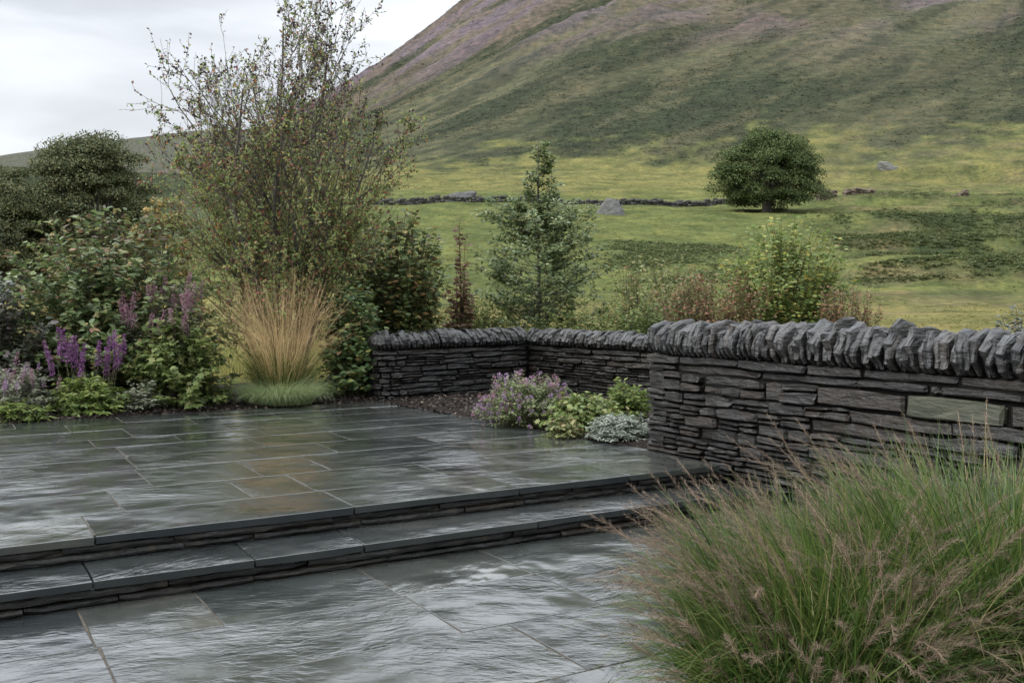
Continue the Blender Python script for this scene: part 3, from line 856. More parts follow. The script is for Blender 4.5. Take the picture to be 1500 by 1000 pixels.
heightfield('planting_bed', np.arange(.9, 3.4, .06), np.arange(3.2, 6.6, .06), mound_z, mound_in, M_SOIL)
# bark chips
def chips(n, gen, zf):
    pts = gen(n); X, Y = pts[:, 0], pts[:, 1]; Z = zf(X, Y) + .006
    T = np.array([[0, -.3, 0], [1, -.22, .1], [.9, .3, .15], [.1, .25, .05]]); F = np.array([[0, 1, 2, 3]])
    ph = RNG.uniform(0, 2 * PI, n)
    V, F = instance(T, F, np.stack([X, Y, Z], -1), np.stack([np.cos(ph), np.sin(ph), RNG.normal(0, .25, n)], -1),
                    np.array([0, 0, 1.0]) + RNG.normal(0, .5, (n, 3)), RNG.uniform(.015, .05, n))
    return V, F
def gen_left(n):
    u = RNG.uniform(-6.5, BEDB[0] + .1, n); v = BACKV + .02 + RNG.uniform(0, 1, n) ** 1.8 * 1.6
    return np.stack([OX + u * UX + v * VX, OY + u * UY + v * VY], -1)
def gen_right(n):
    P = np.stack([RNG.uniform(-1.9, 2.0, n * 4), RNG.uniform(9.4, 15.2, n * 4)], -1)
    return P[tri_in(P[:, 0], P[:, 1])][:n]
b_ = Buf()
b_.add(*chips(5200, gen_left, bed_z))
p_ = gen_right(3600); b_.add(*chips(len(p_), lambda n: p_, tri_z))
link('bark_mulch', b_.mesh('bark_mulch', M_CHIP), kind='stuff', label='dark bark mulch chips strewn over the planting beds', cat='mulch')

# ------------------------------------------------------------------ dry-stone garden walls
class Path:
    def __init__(s, pts):
        s.p = np.asarray(pts, float); d = np.linalg.norm(np.diff(s.p, axis=0), axis=1); s.s = np.concatenate([[0], np.cumsum(d)]); s.L = s.s[-1]
    def at(s, q):
        q = min(max(q, 0), s.L); i = min(np.searchsorted(s.s, q, 'right') - 1, len(s.p) - 2)
        t = (q - s.s[i]) / (s.s[i + 1] - s.s[i]); p = s.p[i] + (s.p[i + 1] - s.p[i]) * t
        d = (s.p[i + 1] - s.p[i]) / (s.s[i + 1] - s.s[i])
        return p, d
    def w(s, q, out, z):
        p, d = s.at(q); return (p[0] + d[1] * out, p[1] - d[0] * out, z)

def wall_stone(path, s0, s1, zf0, zf1, out, rgs, root, mat, name='stone', depth=.22, gap=.006):
    """one bedded stone between s0..s1 and the course lines zf0(s), zf1(s); face proud by out, arrises rounded"""
    L = s1 - s0; hh = zf1((s0 + s1) / 2) - zf0((s0 + s1) / 2)
    if L < .03 or hh < .012: return
    e = min(.3, .022 / L); ez = min(.32, .014 / hh)
    cs = [0, e] + [i / (max(2, int(L / .16)) + 0) for i in range(1, max(2, int(L / .16)))] + [1 - e, 1]
    rs = [0, ez, .5, 1 - ez, 1]
    tilt = rgs.uniform(-.012, .012); bow = rgs.uniform(-.008, .012)
    V = []; nc, nr_ = len(cs), len(rs)
    taperL, taperR = rgs.uniform(0, .55) ** 1.0 * hh, rgs.uniform(0, .55) * hh
    skew = rgs.uniform(-.35, .35) * min(hh, .08)
    for c in cs:
        ss0 = s0 + gap / 2 + (L - gap) * c
        wv = rgs.uniform(-.007, .007)
        for r in rs:
            ss = ss0 + (skew * (r - .5) if c in (0, 1) else 0)
            za, zb = zf0(ss) + .003, zf1(ss) - .004
            tp = (taperL * max(0, 1 - c / .3) + taperR * max(0, 1 - (1 - c) / .3))
            zz = za + (zb - za) * r + (-tp * .55 if r == 1 else 0) + (tp * .35 if r == 0 else 0)
            if r in (0, 1): zz += rgs.uniform(-.12, .05) * min(hh, .06) * (1 if r == 1 else -1) * .35
            oo = out + tilt * (c - .5) * 2 + bow * (1 - (2 * c - 1) ** 2) + wv + rgs.uniform(-.005, .005)
            if r in (0, 1): oo -= rgs.uniform(.010, .028)
            if c in (0, 1): oo -= rgs.uniform(.012, .030)
            V.append(path.w(ss, oo, zz))
        ss = ss0
        V.append(path.w(ss, out - depth, zf1(ss) - .004)); V.append(path.w(ss, out - depth, zf0(ss) + .003))
    k = nr_ + 2; F = []
    for i in range(nc - 1):
        for j in range(k):
            j2 = (j + 1) % k
            F.append([i * k + j, (i + 1) * k + j, (i + 1) * k + j2, i * k + j2])
    F.append([j for j in range(k)]); F.append([(nc - 1) * k + j for j in range(k)][::-1])
    c0 = path.w((s0 + s1) / 2, out, (zf0(s0) + zf1(s0)) / 2)
    V = [(a_[0] - c0[0], a_[1] - c0[1], a_[2] - c0[2]) for a_ in V]
    me = bpy.data.meshes.new(name); me.from_pydata(V, [], F); me.materials.append(mat); me.update()
    o = link(name, me); o.location = c0; under(o, root)
    return o

def cope_stone(path, s, w, zb, h, back, rgs, root, front=.03, lean=0.0, rough=1.0):
    """upright coping slab set on edge across the wall: an irregular outline in the cross-section, given thickness"""
    j = lambda a: rgs.uniform(-a, a) * rough
    prof = [(front - .045 + j(.012), 0.0), (front - .005 + j(.018), h * .14), (front + .015 + j(.020), h * .34), (front + .005 + j(.024), h * .58),
            (front - .03 + j(.026), h * (.80 + j(.04))), (front - .10 + j(.03), h * (.95 + j(.06))), (-back * .32 + j(.03), h * (1.0 + j(.07))),
            (-back * .55 + j(.03), h * (.99 + j(.07))), (-back * .8 + j(.03), h * (.92 + j(.06))), (-back - .01, h * (.68 + j(.06))), (-back + .01, 0)]
    n = len(prof); V = []
    tw = j(.06)
    lays = [(-.5, .80), (-.30, .98), (.02, 1.03), (.32, .98), (.5, .80)]
    cy, cz = -back / 2, h * .45
    cut = rgs.uniform(-.5, .5)
    for a_, sc in lays:
        for (oy, oz) in prof:
            k_ = sc + j(.05)
            yy = cy + (oy - cy) * (1 - (1 - k_) * .30); zz = cz + (oz - cz) * (1 - (1 - k_) * .45) + cut * a_ * .06 * (oz / h)
            zz = max(0.0, zz) if oz else 0.0
            narrow = .50 if oz == 0 else (.74 if oz < h * .2 else (.94 if oz < h * .5 else 1.0))
            V.append(path.w(s + a_ * w * narrow + j(.05) * w * (0 if oz == 0 else 1) + lean * zz + tw * (oy + back / 2), yy, zb + zz))
    m_ = len(lays)
    F = [list(range(n))[::-1], [(m_ - 1) * n + i for i in range(n)]]
    for l in range(m_ - 1):
        for i in range(n):
            i2 = (i + 1) % n
            F.append([l * n + i, l * n + i2, (l + 1) * n + i2, (l + 1) * n + i])
    c0 = path.w(s, -back / 2, zb)
    V = [(a_[0] - c0[0], a_[1] - c0[1], a_[2] - c0[2]) for a_ in V]
    me = bpy.data.meshes.new('coping_stone'); me.from_pydata(V, [], F); me.materials.append(M_COPE); me.update()
    o = link('coping_stone', me); o.location = c0; under(o, root)

def wall_core(path, z0, z1, thick, inset, root, s0=0.0):
    V = []; F = []; ss = [s0] + [q for q in path.s if s0 < q < path.L] + [path.L]
    for q in ss:
        for (o_, z) in ((-inset, z0), (-inset, z1), (-thick, z1), (-thick, z0)): V.append(path.w(q, o_, z))
    for i in range(len(ss) - 1):
        for j in range(4): F.append([i * 4 + j, (i + 1) * 4 + j, (i + 1) * 4 + (j + 1) % 4, i * 4 + (j + 1) % 4])
    F += [[0, 1, 2, 3], [len(V) - 4 + j for j in (3, 2, 1, 0)]]
    l = root.location
    me = bpy.data.meshes.new('hearting'); me.from_pydata([(a_[0] - l[0], a_[1] - l[1], a_[2] - l[2]) for a_ in V], [], F); me.materials.append(M_CORE); me.update()
    link('hearting', me, root)

def lay_courses(path, bounds, s_lo, s_hi, lens, split, rgs, root, seed, wob=.012, skip=()):
    def line(i):
        z = bounds[i]
        a_ = 0 if i in (0, len(bounds) - 1) else wob
        return lambda s: z + a_ * float(perlin(np.array([s * 1.7 + i * 3.3]), np.array([seed + i * .7]))[0]) * 1.6
    for c in range(len(bounds) - 1):
        lo, hi = line(c), line(c + 1)
        s = s_lo(c); end = s_hi(c)
        while s < end - .01:
            L = rgs.uniform(*lens(c, s))
            e = min(s + L, end)
            if end - e < .09: e = end
            hit = [k_ for k_ in skip if k_[0] == c and k_[1] < e - .01 and k_[2] > s + .01]
            if hit:
                if s < hit[0][1] - .02: e = hit[0][1]
                else: s = hit[0][2]; continue
            out = rgs.uniform(-.028, .024)
            if rgs.random() < split(c, s) and bounds[c + 1] - bounds[c] > .06:
                f = rgs.uniform(.35, .65); d_ = rgs.uniform(-.10, .10)
                mid = (lambda f, d_, s_, e_: (lambda q: lo(q) + (hi(q) - lo(q)) * min(.8, max(.2, f + d_ * (q - s_) / max(.1, e_ - s_)))))(f, d_, s, e)
                m1 = s + (e - s) * rgs.uniform(.35, .65) if e - s > .34 else None
                for (za, zb) in ((lo, mid), (mid, hi)):
                    if m1 and rgs.random() < .55:
                        m2 = m1 + rgs.uniform(-.06, .06)
                        wall_stone(path, s, m2, za, zb, out + rgs.uniform(-.02, .012), rgs, root, M_STONE)
                        wall_stone(path, m2, e, za, zb, out + rgs.uniform(-.02, .012), rgs, root, M_STONE)
                    else:
                        wall_stone(path, s, e, za, zb, out + rgs.uniform(-.02, .012), rgs, root, M_STONE)
            else:
                wall_stone(path, s, e, lo, hi, out, rgs, root, M_STONE)
            s = e

# big wall on the right
rgw = random.Random(77)
FW0 = np.array([1.29, 9.50]); FWD = np.array([.565, -.825])
fw_path = Path([FW0, FW0 + FWD * 5.6])
FTOP = 1.235
fwall = thing('slate_wall', 'tall dark dry stone slate wall with upright coping at right, behind the feathery grass', 'wall', (FW0[0] + FWD[0] * 2.8, FW0[1] + FWD[1] * 2.8, 0))
fb = [0, .10, .205, .31, .40, .495, .60, .70, .805, .905, 1.078, 1.152, FTOP]
def fw_lens(c, s):
    if c >= 10: return (.5, 1.15) if s > .3 else (.28, .5)
    if s < 1.9: return (.16, .46)
    return (.45, 1.1)
def fw_split(c, s):
    if c >= 10: return 0
    if s < 1.7: return .80
    if s < 2.6: return .5
    return .12
def fw_lo(c): return 0.0 if fb[c] >= .30 else .82 + (.02 if c % 2 else 0)
lay_courses(fw_path, fb, fw_lo, lambda c: fw_path.L, fw_lens, fw_split, rgw, fwall, 3.0, .020,
            skip=[(9, 2.78, 3.52), (9, 1.98, 2.76), (9, 3.55, 4.25), (10, 2.94, 3.05)])
flat = lambda z: (lambda s: z)
o = wall_stone(fw_path, 2.78, 3.52, flat(.905), flat(1.074), .012, rgw, fwall, M_GREENST, 'stone')
o['label'] = 'large pale green slate block, biggest stone in the wall'
wall_stone(fw_path, 1.98, 2.76, flat(.925), flat(1.070), .0, rgw, fwall, M_STONE)
wall_stone(fw_path, 3.55, 4.25, flat(.91), flat(1.070), -.01, rgw, fwall, M_STONE)
wall_stone(fw_path, 2.955, 3.04, flat(1.085), flat(1.148), -.012, rgw, fwall, M_STONE)
# the end of the wall, seen from the side
end_path = Path([FW0 + np.array([.825, .565]) * .50, FW0])
lay_courses(end_path, fb[3:], lambda c: 0.02, lambda c: .485, lambda c, s: (.18, .5), lambda c, s: .4, rgw, fwall, 9.0)
wall_core(fw_path, -.1, FTOP - .01, .52, .045, fwall, .05)
s = .05
while s < fw_path.L:
    near = min(1, s / 2.5)
    w = rgw.uniform(.034, .070) + .006 * near
    cope_stone(fw_path, s + w / 2, w * 1.04, FTOP + .002, .285 + rgw.uniform(-.05, .045) + .01 * near, .46, rgw, fwall, .035, lean=-.10 + rgw.uniform(-.10, .08), rough=1.15 + .45 * near)
    s += w * .93

# low wall round the bed at the back
t1 = (W1B - W1A) / np.linalg.norm(W1B - W1A); n1 = np.array([t1[1], -t1[0]])
arc = []
for k_ in range(9):
    a_ = PI * .95 * (1 - k_ / 8)       # rounded end
    cpt = W1A + t1 * .24 - n1 * .24
    arc.append(cpt + .24 * (n1 * math.cos(a_) - t1 * math.sin(a_)))
w1_path = Path(arc + [W1B])
w2_path = Path([W1B, W2B])
bwall = thing('slate_wall', 'low slate wall with upright coping bending round the small flower bed', 'wall', (W1B[0], W1B[1], TZ))
BZ0, BTOP = .28, TZ + .70
bb_ = [BZ0, .375, .455, .545, .62, .70, .78, .865, .935, BTOP]
rgb = random.Random(31)
lay_courses(w1_path, bb_, lambda c: 0.0, lambda c: w1_path.L + (.0 if c % 2 else -.02), lambda c, s: ((.4, .95) if c == 8 else ((.12, .2) if s < .8 else (.22, .62))),
            lambda c, s: 0 if c == 8 else .28, rgb, bwall, 14.0, .010)
lay_courses(w2_path, bb_, lambda c: 0.0, lambda c: w2_path.L, lambda c, s: ((.45, 1.0) if c == 8 else (.22, .62)), lambda c, s: 0 if c == 8 else .40, rgb, bwall, 19.0, .010)
w1_in = Path([W1A + t1 * .2, W1B + t1 * .5])
wall_core(w1_in, .1, BTOP - .01, .44, .045, bwall); wall_core(w2_path, .1, BTOP - .012, .46, .045, bwall)
s = .28
while s < w1_path.L - .02:
    w = rgb.uniform(.050, .082)
    cope_stone(w1_path, s + w / 2, w * 1.02, BTOP + .002, .25 + rgb.uniform(-.03, .03), .40 if s > .9 else .22, rgb, bwall, .02, lean=-.22 + rgb.uniform(-.08, .08), rough=.7)
    s += w * .95
t2 = (W2B - W1B) / np.linalg.norm(W2B - W1B)
w2_cope = Path([W1B - t2 * .30, W2B])
s = .16
while s < w2_cope.L:
    w = rgb.uniform(.055, .09)
    cope_stone(w2_cope, s + w / 2, w * 1.02, BTOP + .002, .235 + rgb.uniform(-.03, .03), .42, rgb, bwall, .02, lean=.10 + rgb.uniform(-.10, .10), rough=.9)
    s += w * .94

# ------------------------------------------------------------------ plants
M_BARK = bark_mat('grey_brown_bark', (.06, .052, .045), (.16, .145, .125))
M_STEM = bark_mat('green_brown_stems', (.045, .045, .022), (.09, .085, .04))
M_TWIG = bark_mat('dark_red_twigs', (.06, .042, .036), (.11, .08, .07))

def bez(p0, p1, p2, n):
    t = np.linspace(0, 1, n)[:, None]
    return (1 - t) ** 2 * p0 + 2 * t * (1 - t) * p1 + t * t * p2
def env_mound(rx, ry, h, low=.0, jitter=(.78, 1.08), bias=1.0):
    def f(rg_):
        ph = rg_.uniform(0, 2 * PI); se = low + (1 - low) * rg_.uniform(0, 1) ** bias
        ce = math.sqrt(max(0, 1 - se * se)); k = rg_.uniform(*jitter)
        return np.array([math.cos(ph) * ce * rx, math.sin(ph) * ce * ry, se * h]) * k
    return f
def env_ball(rx, ry, zc, rz, jitter=(.70, 1.06), low=-.9):
    def f(rg_):
        ph = rg_.uniform(0, 2 * PI); se = rg_.uniform(low, 1); ce = math.sqrt(1 - se * se); k = rg_.uniform(*jitter)
        return np.array([math.cos(ph) * ce * rx * k, math.sin(ph) * ce * ry * k, zc + se * rz * k])
    return f
def env_cone(rx, h, z0=.12):
    def f(rg_):
        ph = rg_.uniform(0, 2 * PI); t = rg_.uniform(0, 1) ** 1.35
        rr = rx * (1 - t) ** .85 * rg_.uniform(.65, 1.1) + .02
        return np.array([math.cos(ph) * rr, math.sin(ph) * rr, h * (z0 + (1 - z0) * t) * rg_.uniform(.94, 1.03)])
    return f
def shoots(base, n, env, base_r, rise, m, rg_, wig=.03):
    out = []
    for _ in range(n):
        tip = env(rg_); ph = rg_.uniform(0, 2 * PI); q = base_r * math.sqrt(rg_.uniform(0, 1))
        p0 = np.array([math.cos(ph) * q, math.sin(ph) * q, 0.0])
        ctrl = p0 * .6 + tip * .4; ctrl[2] = tip[2] * rise + .05
        P = bez(p0, ctrl, tip, m)
        P[1:] += rg_.normal(0, wig * .3, (m - 1, 3)).cumsum(0) * .5
        out.append(P)
    return out
def leaf_sites(paths, per, t0, spread, rg_, droop=.25, up=.9):
    pos, xd, nd = [], [], []
    for P in paths:
        k = max(1, int(per * rg_.uniform(.8, 1.2)))
        t = t0 + (1 - t0) * rg_.uniform(0, 1, k) ** .85; t[0] = 1
        f = t * (len(P) - 1); i = np.minimum(f.astype(int), len(P) - 2); w = (f - i)[:, None]
        p = P[i] * (1 - w) + P[i + 1] * w; d = nrm(P[i + 1] - P[i])
        ph = rg_.uniform(0, 2 * PI, k)
        lat = np.stack([np.cos(ph), np.sin(ph), rg_.uniform(-.35, .45, k)], -1)
        o_ = nrm(np.concatenate([p[:, :2], np.zeros((k, 1))], 1))
        x = nrm(lat + .5 * o_ + .35 * d + np.array([0, 0, -droop]))
        pos.append(p + x * spread * rg_.uniform(0, 1, (k, 1))); xd.append(x)
        nd.append(nrm(np.array([0, 0, up]) + .55 * o_ + rg_.normal(0, .38, (k, 3))))
    return np.concatenate(pos), np.concatenate(xd), np.concatenate(nd)
def plant(name, label, cat, loc, n, env, T, lsize, per, mat, stem=None, base_r=.12, rise=.75, t0=.35, m=7, spread=.03, seed=1, droop=.25,
          up=.9, stem_r=(.007, .002), single=0, wig=.04, group=None, part='foliage', wratio=1.0):
    rg_ = np.random.default_rng(seed)
    root = thing(name, label, cat, loc, group)
    ps = shoots(None, n, env, base_r, rise, m, rg_, wig)
    sb = Buf()
    for P in ps: tube(sb, P, stem_r[0], stem_r[1], 4)
    link('stems', sb.mesh('stems', stem or M_STEM), root, kind='stuff')
    pos, xd, nd = leaf_sites(ps, per, t0, spread, rg_, droop, up)
    pos[:, 2] = np.maximum(pos[:, 2], .035)
    size = rg_.uniform(lsize[0], lsize[1], len(pos))
    keep = np.ones(len(pos), bool)
    if single:
        # the leaves that show largest: big ones on the side towards the camera
        view = nrm(np.array([loc[0], loc[1], 0.0])[None])[0]
        sc_ = size / lsize[1] * .6 - pos @ view / (np.abs(pos @ view).max() + 1e-6) + rg_.uniform(0, .5, len(pos))
        idx = np.argsort(-sc_)[:single]; keep[idx] = False
        lm = np_mesh('leaf', T[0], T[1], mat)
        for i in idx:
            x = xd[i]; y = nrm(np.cross(nd[i], x)); z = np.cross(x, y)
            o_ = link('leaf', lm, root)
            M = Matrix.Identity(4)
            for r_ in range(3):
                M[r_][0] = x[r_] * size[i]; M[r_][1] = y[r_] * size[i]; M[r_][2] = z[r_] * size[i]; M[r_][3] = pos[i][r_]
            o_.matrix_local = M
    V, F = instance(T[0], T[1], pos[keep], xd[keep], nd[keep], size[keep], size[keep] * wratio)
    link(part, np_mesh(part, V, F, mat), root, kind='stuff')
    return root, ps

def spike_mesh(name, h, r, n, mat, seed, psize=.014):
    rg_ = np.random.default_rng(seed)
    t = rg_.uniform(0, 1, n); ph = rg_.uniform(0, 2 * PI, n)
    rr = r * (1 - t * .75) * rg_.uniform(.4, 1.1, n)
    pos = np.stack([np.cos(ph) * rr, np.sin(ph) * rr, t * h], -1)
    x = np.stack([np.cos(ph), np.sin(ph), rg_.uniform(-.1, .7, n)], -1)
    V, F = instance(LEAF_SM[0], LEAF_SM[1], pos, x, rg_.normal(0, 1, (n, 3)), psize * rg_.uniform(.6, 1.3, n), psize * 1.5 * rg_.uniform(.6, 1.3, n))
    b_ = Buf(); b_.add(V, F)
    tube(b_, [(0, 0, -.05), (0, 0, h)], .003, .0015, 3)
    return b_.mesh(name, mat)
def spikes(root, tips, meshes, rg_, name='flower_spike', lean=.12):
    for p in tips:
        o_ = link(name, meshes[rg_.integers(len(meshes))], root)
        o_.location = p
        q = nrm(np.array([p[0], p[1], .0]) + 1e-6)
        o_.rotation_euler = (rg_.normal(0, lean) - q[1] * lean, rg_.normal(0, lean) + q[0] * lean, rg_.uniform(0, 6.28))
        k = rg_.uniform(.75, 1.2); o_.scale = (k, k, k)

# --- lone tree and the dark trees at the left
def clump_tree(name, label, base, H, W, trunk_r, nclump, nleaf, lsize, mat, seed, crown0=.16, shape=1.0, group=None):
    rg_ = np.random.default_rng(seed)
    root = thing(name, label, 'tree', base, group)
    cz = H * (crown0 + (1 - crown0) * .45); rz = H * (1 - crown0) * .52
    dirs = nrm(rg_.normal(0, 1, (nclump, 3)))
    dirs[:, 2] = np.where(dirs[:, 2] < -.85, -dirs[:, 2] * .5, dirs[:, 2])
    rad = rg_.uniform(.55, .98, nclump) ** .6
    lump = 1 + .12 * np.sin(3.1 * np.arctan2(dirs[:, 1], dirs[:, 0]) + seed) * (1 - dirs[:, 2] ** 2) + .06 * rg_.normal(0, 1, nclump)
    C = dirs * (rad * lump)[:, None] * np.array([W / 2 * .92, W / 2 * .92, rz * .95]) + np.array([0, 0, cz])
    wide = 1 + .30 * np.clip(-dirs[:, 2], 0, 1); C[:, :2] *= wide[:, None]
    C[:, 2] = np.maximum(C[:, 2], H * crown0 * .75 + .04 * H)
    tb = Buf()
    tube(tb, [(0, 0, -.3), (0.03, 0, H * .12), (0.0, .05, H * .28), (.1, 0, H * .55)], trunk_r * 1.25, trunk_r * .35, 8)
    for c in C[::max(1, nclump // 26)]:
        z0 = H * rg_.uniform(.12, .32)
        tube(tb, bez(np.array([0, 0, z0]), np.array([c[0] * .45, c[1] * .45, z0 + (c[2] - z0) * .35]), c, 6), trunk_r * .38, trunk_r * .05, 5)
    link('trunk', tb.mesh('trunk', M_BARK, True), root)
    ci = rg_.integers(0, nclump, nleaf)
    cs = rg_.uniform(.07, .16, nclump)[ci] * W
    d = nrm(rg_.normal(0, 1, (nleaf, 3))); d[:, 2] = np.abs(d[:, 2]) * 1.0 - .30 * (rg_.uniform(0, 1, nleaf) < .45)
    rr = rg_.uniform(.35, 1, nleaf) ** .4
    pos = C[ci] + d * (cs * rr)[:, None] * np.array([1.15, 1.15, .75])
    nn = nrm(d + np.array([0, 0, .5]) + rg_.normal(0, .35, (nleaf, 3)))
    x = rg_.normal(0, 1, (nleaf, 3)) + np.array([0, 0, -.35])
    s = rg_.uniform(*lsize, nleaf)
    V, F = instance(LEAF_SM[0], LEAF_SM[1], pos, x, nn, s, s * 1.2)
    link('crown', np_mesh('crown', V, F, mat), root, kind='stuff')
    return root
M_OAK = leaf_mat('lone_tree_leaves', [(0, (.028, .045, .016)), (.5, (.050, .072, .024)), (.85, (.075, .095, .032)), (1, (.12, .12, .05))], .7, .15, gain=.64, spec=.2, nscale=.55)
M_DARKT = leaf_mat('left_tree_leaves', [(0, (.024, .032, .016)), (.5, (.044, .052, .024)), (.85, (.066, .068, .030)), (1, (.092, .080, .038))], .7, .12, gain=.9, spec=.2, nscale=.6)
x, y = pix_depth(1121, 113)
clump_tree('field_tree', 'lone round dark green tree standing in the field', (x, y, gz(x, y)), 9.5, 11.0, .5, 170, 90000, (.13, .27), M_OAK, 3, .015)
x, y = pix_depth(136, 75)
zb = gz(x, y)
clump_tree('broadleaf_tree', 'broad domed dark tree behind the left shrubs, the larger of two', (x, y, zb), zpix(190, 75) - zb, 9.2, .5, 200, 90000, (.10, .23), M_DARKT, 8, .0)
x, y = pix_depth(8, 70); zb = gz(x, y)
clump_tree('broadleaf_tree', 'smaller dark tree at the left edge beside the domed tree', (x, y, zb), zpix(242, 70) - zb, 8.4, .4, 170, 70000, (.10, .23), M_DARKT, 12, .0)
x, y = pix_depth(240, 62); zb = gz(x, y)
clump_tree('autumn_tree', 'small olive and orange tinted tree peeping out behind the multi-stemmed tree', (x, y, zb), zpix(285, 62) - zb, 3.6, .2, 60, 7000, (.14, .28),
           leaf_mat('autumn_leaves', [(0, (.06, .07, .03)), (.6, (.10, .10, .04)), (1, (.20, .11, .03))], .6, .2), 15, .05)

# --- multi-stemmed tree over the tall grass
def stem_tree(name, label, base, H, seed):
    rg_ = np.random.default_rng(seed)
    root = thing(name, label, 'tree', base)
    tb = Buf(); twb = Buf(); sites = []
    def grow(p, d, L, r, depth, ext):
        n = 8; P = [p]; dd = d
        for i in range(n):
            dd = nrm(dd + rg_.normal(0, .075, 3) + np.array([0, 0, .045 if depth else .02]))
            P.append(P[-1] + dd * L / n)
        P = np.array(P)
        tube(tb if depth < 2 else twb, P, r, max(.0022, r * (.30 if depth < 2 else .35)), 6 if depth == 0 else (4 if depth == 1 else 3))
        if depth >= 2: sites.append(P)
        elif depth == 1: sites.append(P[4:])
        if depth == 3: return
        nb = {0: 16, 1: 9, 2: 3}[depth]
        for k in range(nb):
            t = rg_.uniform({0: .10, 1: .15, 2: .2}[depth], 1.0)
            i = min(int(t * n), n - 1); q = P[i] + (P[i + 1] - P[i]) * (t * n - i); dv = nrm(P[i + 1] - P[i])
            ph = rg_.uniform(0, 2 * PI)
            a_ = np.cross(dv, [math.cos(ph), math.sin(ph), .3]); a_ = nrm(a_)
            ang = {0: rg_.uniform(.5, 1.1), 1: rg_.uniform(.4, .95), 2: rg_.uniform(.4, 1.1)}[depth]
            nd = nrm(dv * math.cos(ang) + a_ * math.sin(ang) + np.array([0, 0, .12]))
            l2 = L * {0: rg_.uniform(.30, .48) * (1.15 - .55 * t), 1: rg_.uniform(.26, .45) * (1.15 - .45 * t), 2: rg_.uniform(.35, .6)}[depth]
            grow(q, nd, l2, max(.0035, r * (1 - .6 * t) * {0: .42, 1: .5, 2: .6}[depth]), depth + 1, ext)
    ns = 11
    for k in range(ns):
        ph = 2 * PI * k * 4 / ns + rg_.uniform(-.25, .25); tilt = [.02, .30, .42, .14, .36, .22, .45, .10, .33, .20, .26][k] * rg_.uniform(.9, 1.15)
        d = np.array([math.cos(ph) * math.sin(tilt), math.sin(ph) * math.sin(tilt), math.cos(tilt)])
        grow(np.array([math.cos(ph) * .08, math.sin(ph) * .08, -.05]), d, H * rg_.uniform(.88, 1.02) * (.94 - .95 * max(0, tilt - .08)), .042 if k else .055, 0, 0)
    for k in range(17):
        ph = 2 * PI * k * 5 / 17 + rg_.uniform(-.25, .25); tilt = rg_.uniform(.5, .85)
        d = np.array([math.cos(ph) * math.sin(tilt), math.sin(ph) * math.sin(tilt), math.cos(tilt)])
        grow(np.array([math.cos(ph) * .05, math.sin(ph) * .05, rg_.uniform(.5, 2.3)]), d, H * rg_.uniform(.32, .48), .020, 1, 0)
    link('trunk', tb.mesh('trunk', M_BARK, True), root)
    link('twigs', twb.mesh('twigs', M_TWIG), root, kind='stuff')
    pos, xd, nd = [], [], []
    for P in sites:
        hgt = P[:, 2].mean() / H
        k = rg_.poisson(8.5 if hgt < .45 else (6.5 if hgt < .7 else 4.6)) + 1
        f = rg_.uniform(.1, 1, k) * (len(P) - 1); f[0] = len(P) - 1.001; i = np.minimum(f.astype(int), len(P) - 2); w = (f - i)[:, None]
        p = P[i] * (1 - w) + P[i + 1] * w
        pos.append(p); d = nrm(P[i + 1] - P[i])
        xd.append(nrm(d * .5 + rg_.normal(0, .7, (k, 3)) + np.array([0, 0, -.25]))); nd.append(nrm(rg_.normal(0, .6, (k, 3)) + np.array([0, -.2, .6])))
    pos, xd, nd = np.concatenate(pos), np.concatenate(xd), np.concatenate(nd)
    s = rg_.uniform(.032, .070, len(pos))
    V, F = instance(LEAF_SM[0], LEAF_SM[1], pos, xd, nd, s, s * .95)
    mat = leaf_mat('rowan_leaves', [(0, (.060, .082, .030)), (.45, (.085, .110, .038)), (.72, (.125, .140, .048)), (.80, (.16, .13, .045)), (.86, (.14, .060, .032)), (.94, (.10, .038, .03)), (1, (.06, .03, .035))],
                   .5, .35, top=(2.9, 5.2, (.050, .034, .036), .55), gain=1.2)
    link('crown', np_mesh('crown', V, F, mat), root, kind='stuff')
    return root, len(pos)
x, y = pix_bed(428, 1.7)
rt, nl = stem_tree('multi_stemmed_tree', 'tall airy multi-stemmed tree with small reddish green leaves behind the tan grass', (x, y, TZ + .02), 5.75, 5)

# --- shrubs of the left border
M_BIGLEAF = leaf_mat('big_shrub_leaves', [(0, (.040, .060, .026)), (.45, (.062, .088, .034)), (.8, (.095, .115, .045)), (.93, (.15, .12, .05)), (1, (.12, .06, .045))], .38, .25,
                     top=(1.9, 2.9, (.13, .095, .060), .35), spec=.5)
M_DUSK = leaf_mat('dusky_shrub_leaves', [(0, (.022, .030, .020)), (.5, (.035, .042, .028)), (.8, (.055, .045, .040)), (1, (.09, .075, .075))], .4, .15, spec=.5)
M_LIGHT = leaf_mat('fresh_green_leaves', [(0, (.060, .086, .028)), (.5, (.088, .118, .036)), (.85, (.125, .148, .048)), (1, (.16, .14, .06))], .5, .3, gain=.82)
M_SALVLEAF = leaf_mat('salvia_leaves', [(0, (.055, .084, .022)), (.5, (.085, .118, .028)), (1, (.135, .155, .045))], .5, .3, gain=.78)
M_GREYLEAF = leaf_mat('catmint_leaves', [(0, (.060, .075, .045)), (.6, (.095, .105, .068)), (1, (.13, .12, .10))], .6, .25)
M_PURP = leaf_mat('purple_petals', [(0, (.080, .028, .085)), (.5, (.115, .045, .120)), (.85, (.15, .075, .15)), (1, (.09, .05, .07))], .6, .3)
M_MAUVE = leaf_mat('dusky_pink_petals', [(0, (.105, .056, .076)), (.5, (.155, .088, .115)), (.85, (.20, .125, .15)), (1, (.11, .075, .06))], .6, .3)
M_LILAC = leaf_mat('lilac_petals', [(0, (.18, .11, .20)), (.6, (.28, .18, .29)), (1, (.38, .27, .36))], .6, .3, gain=.62)

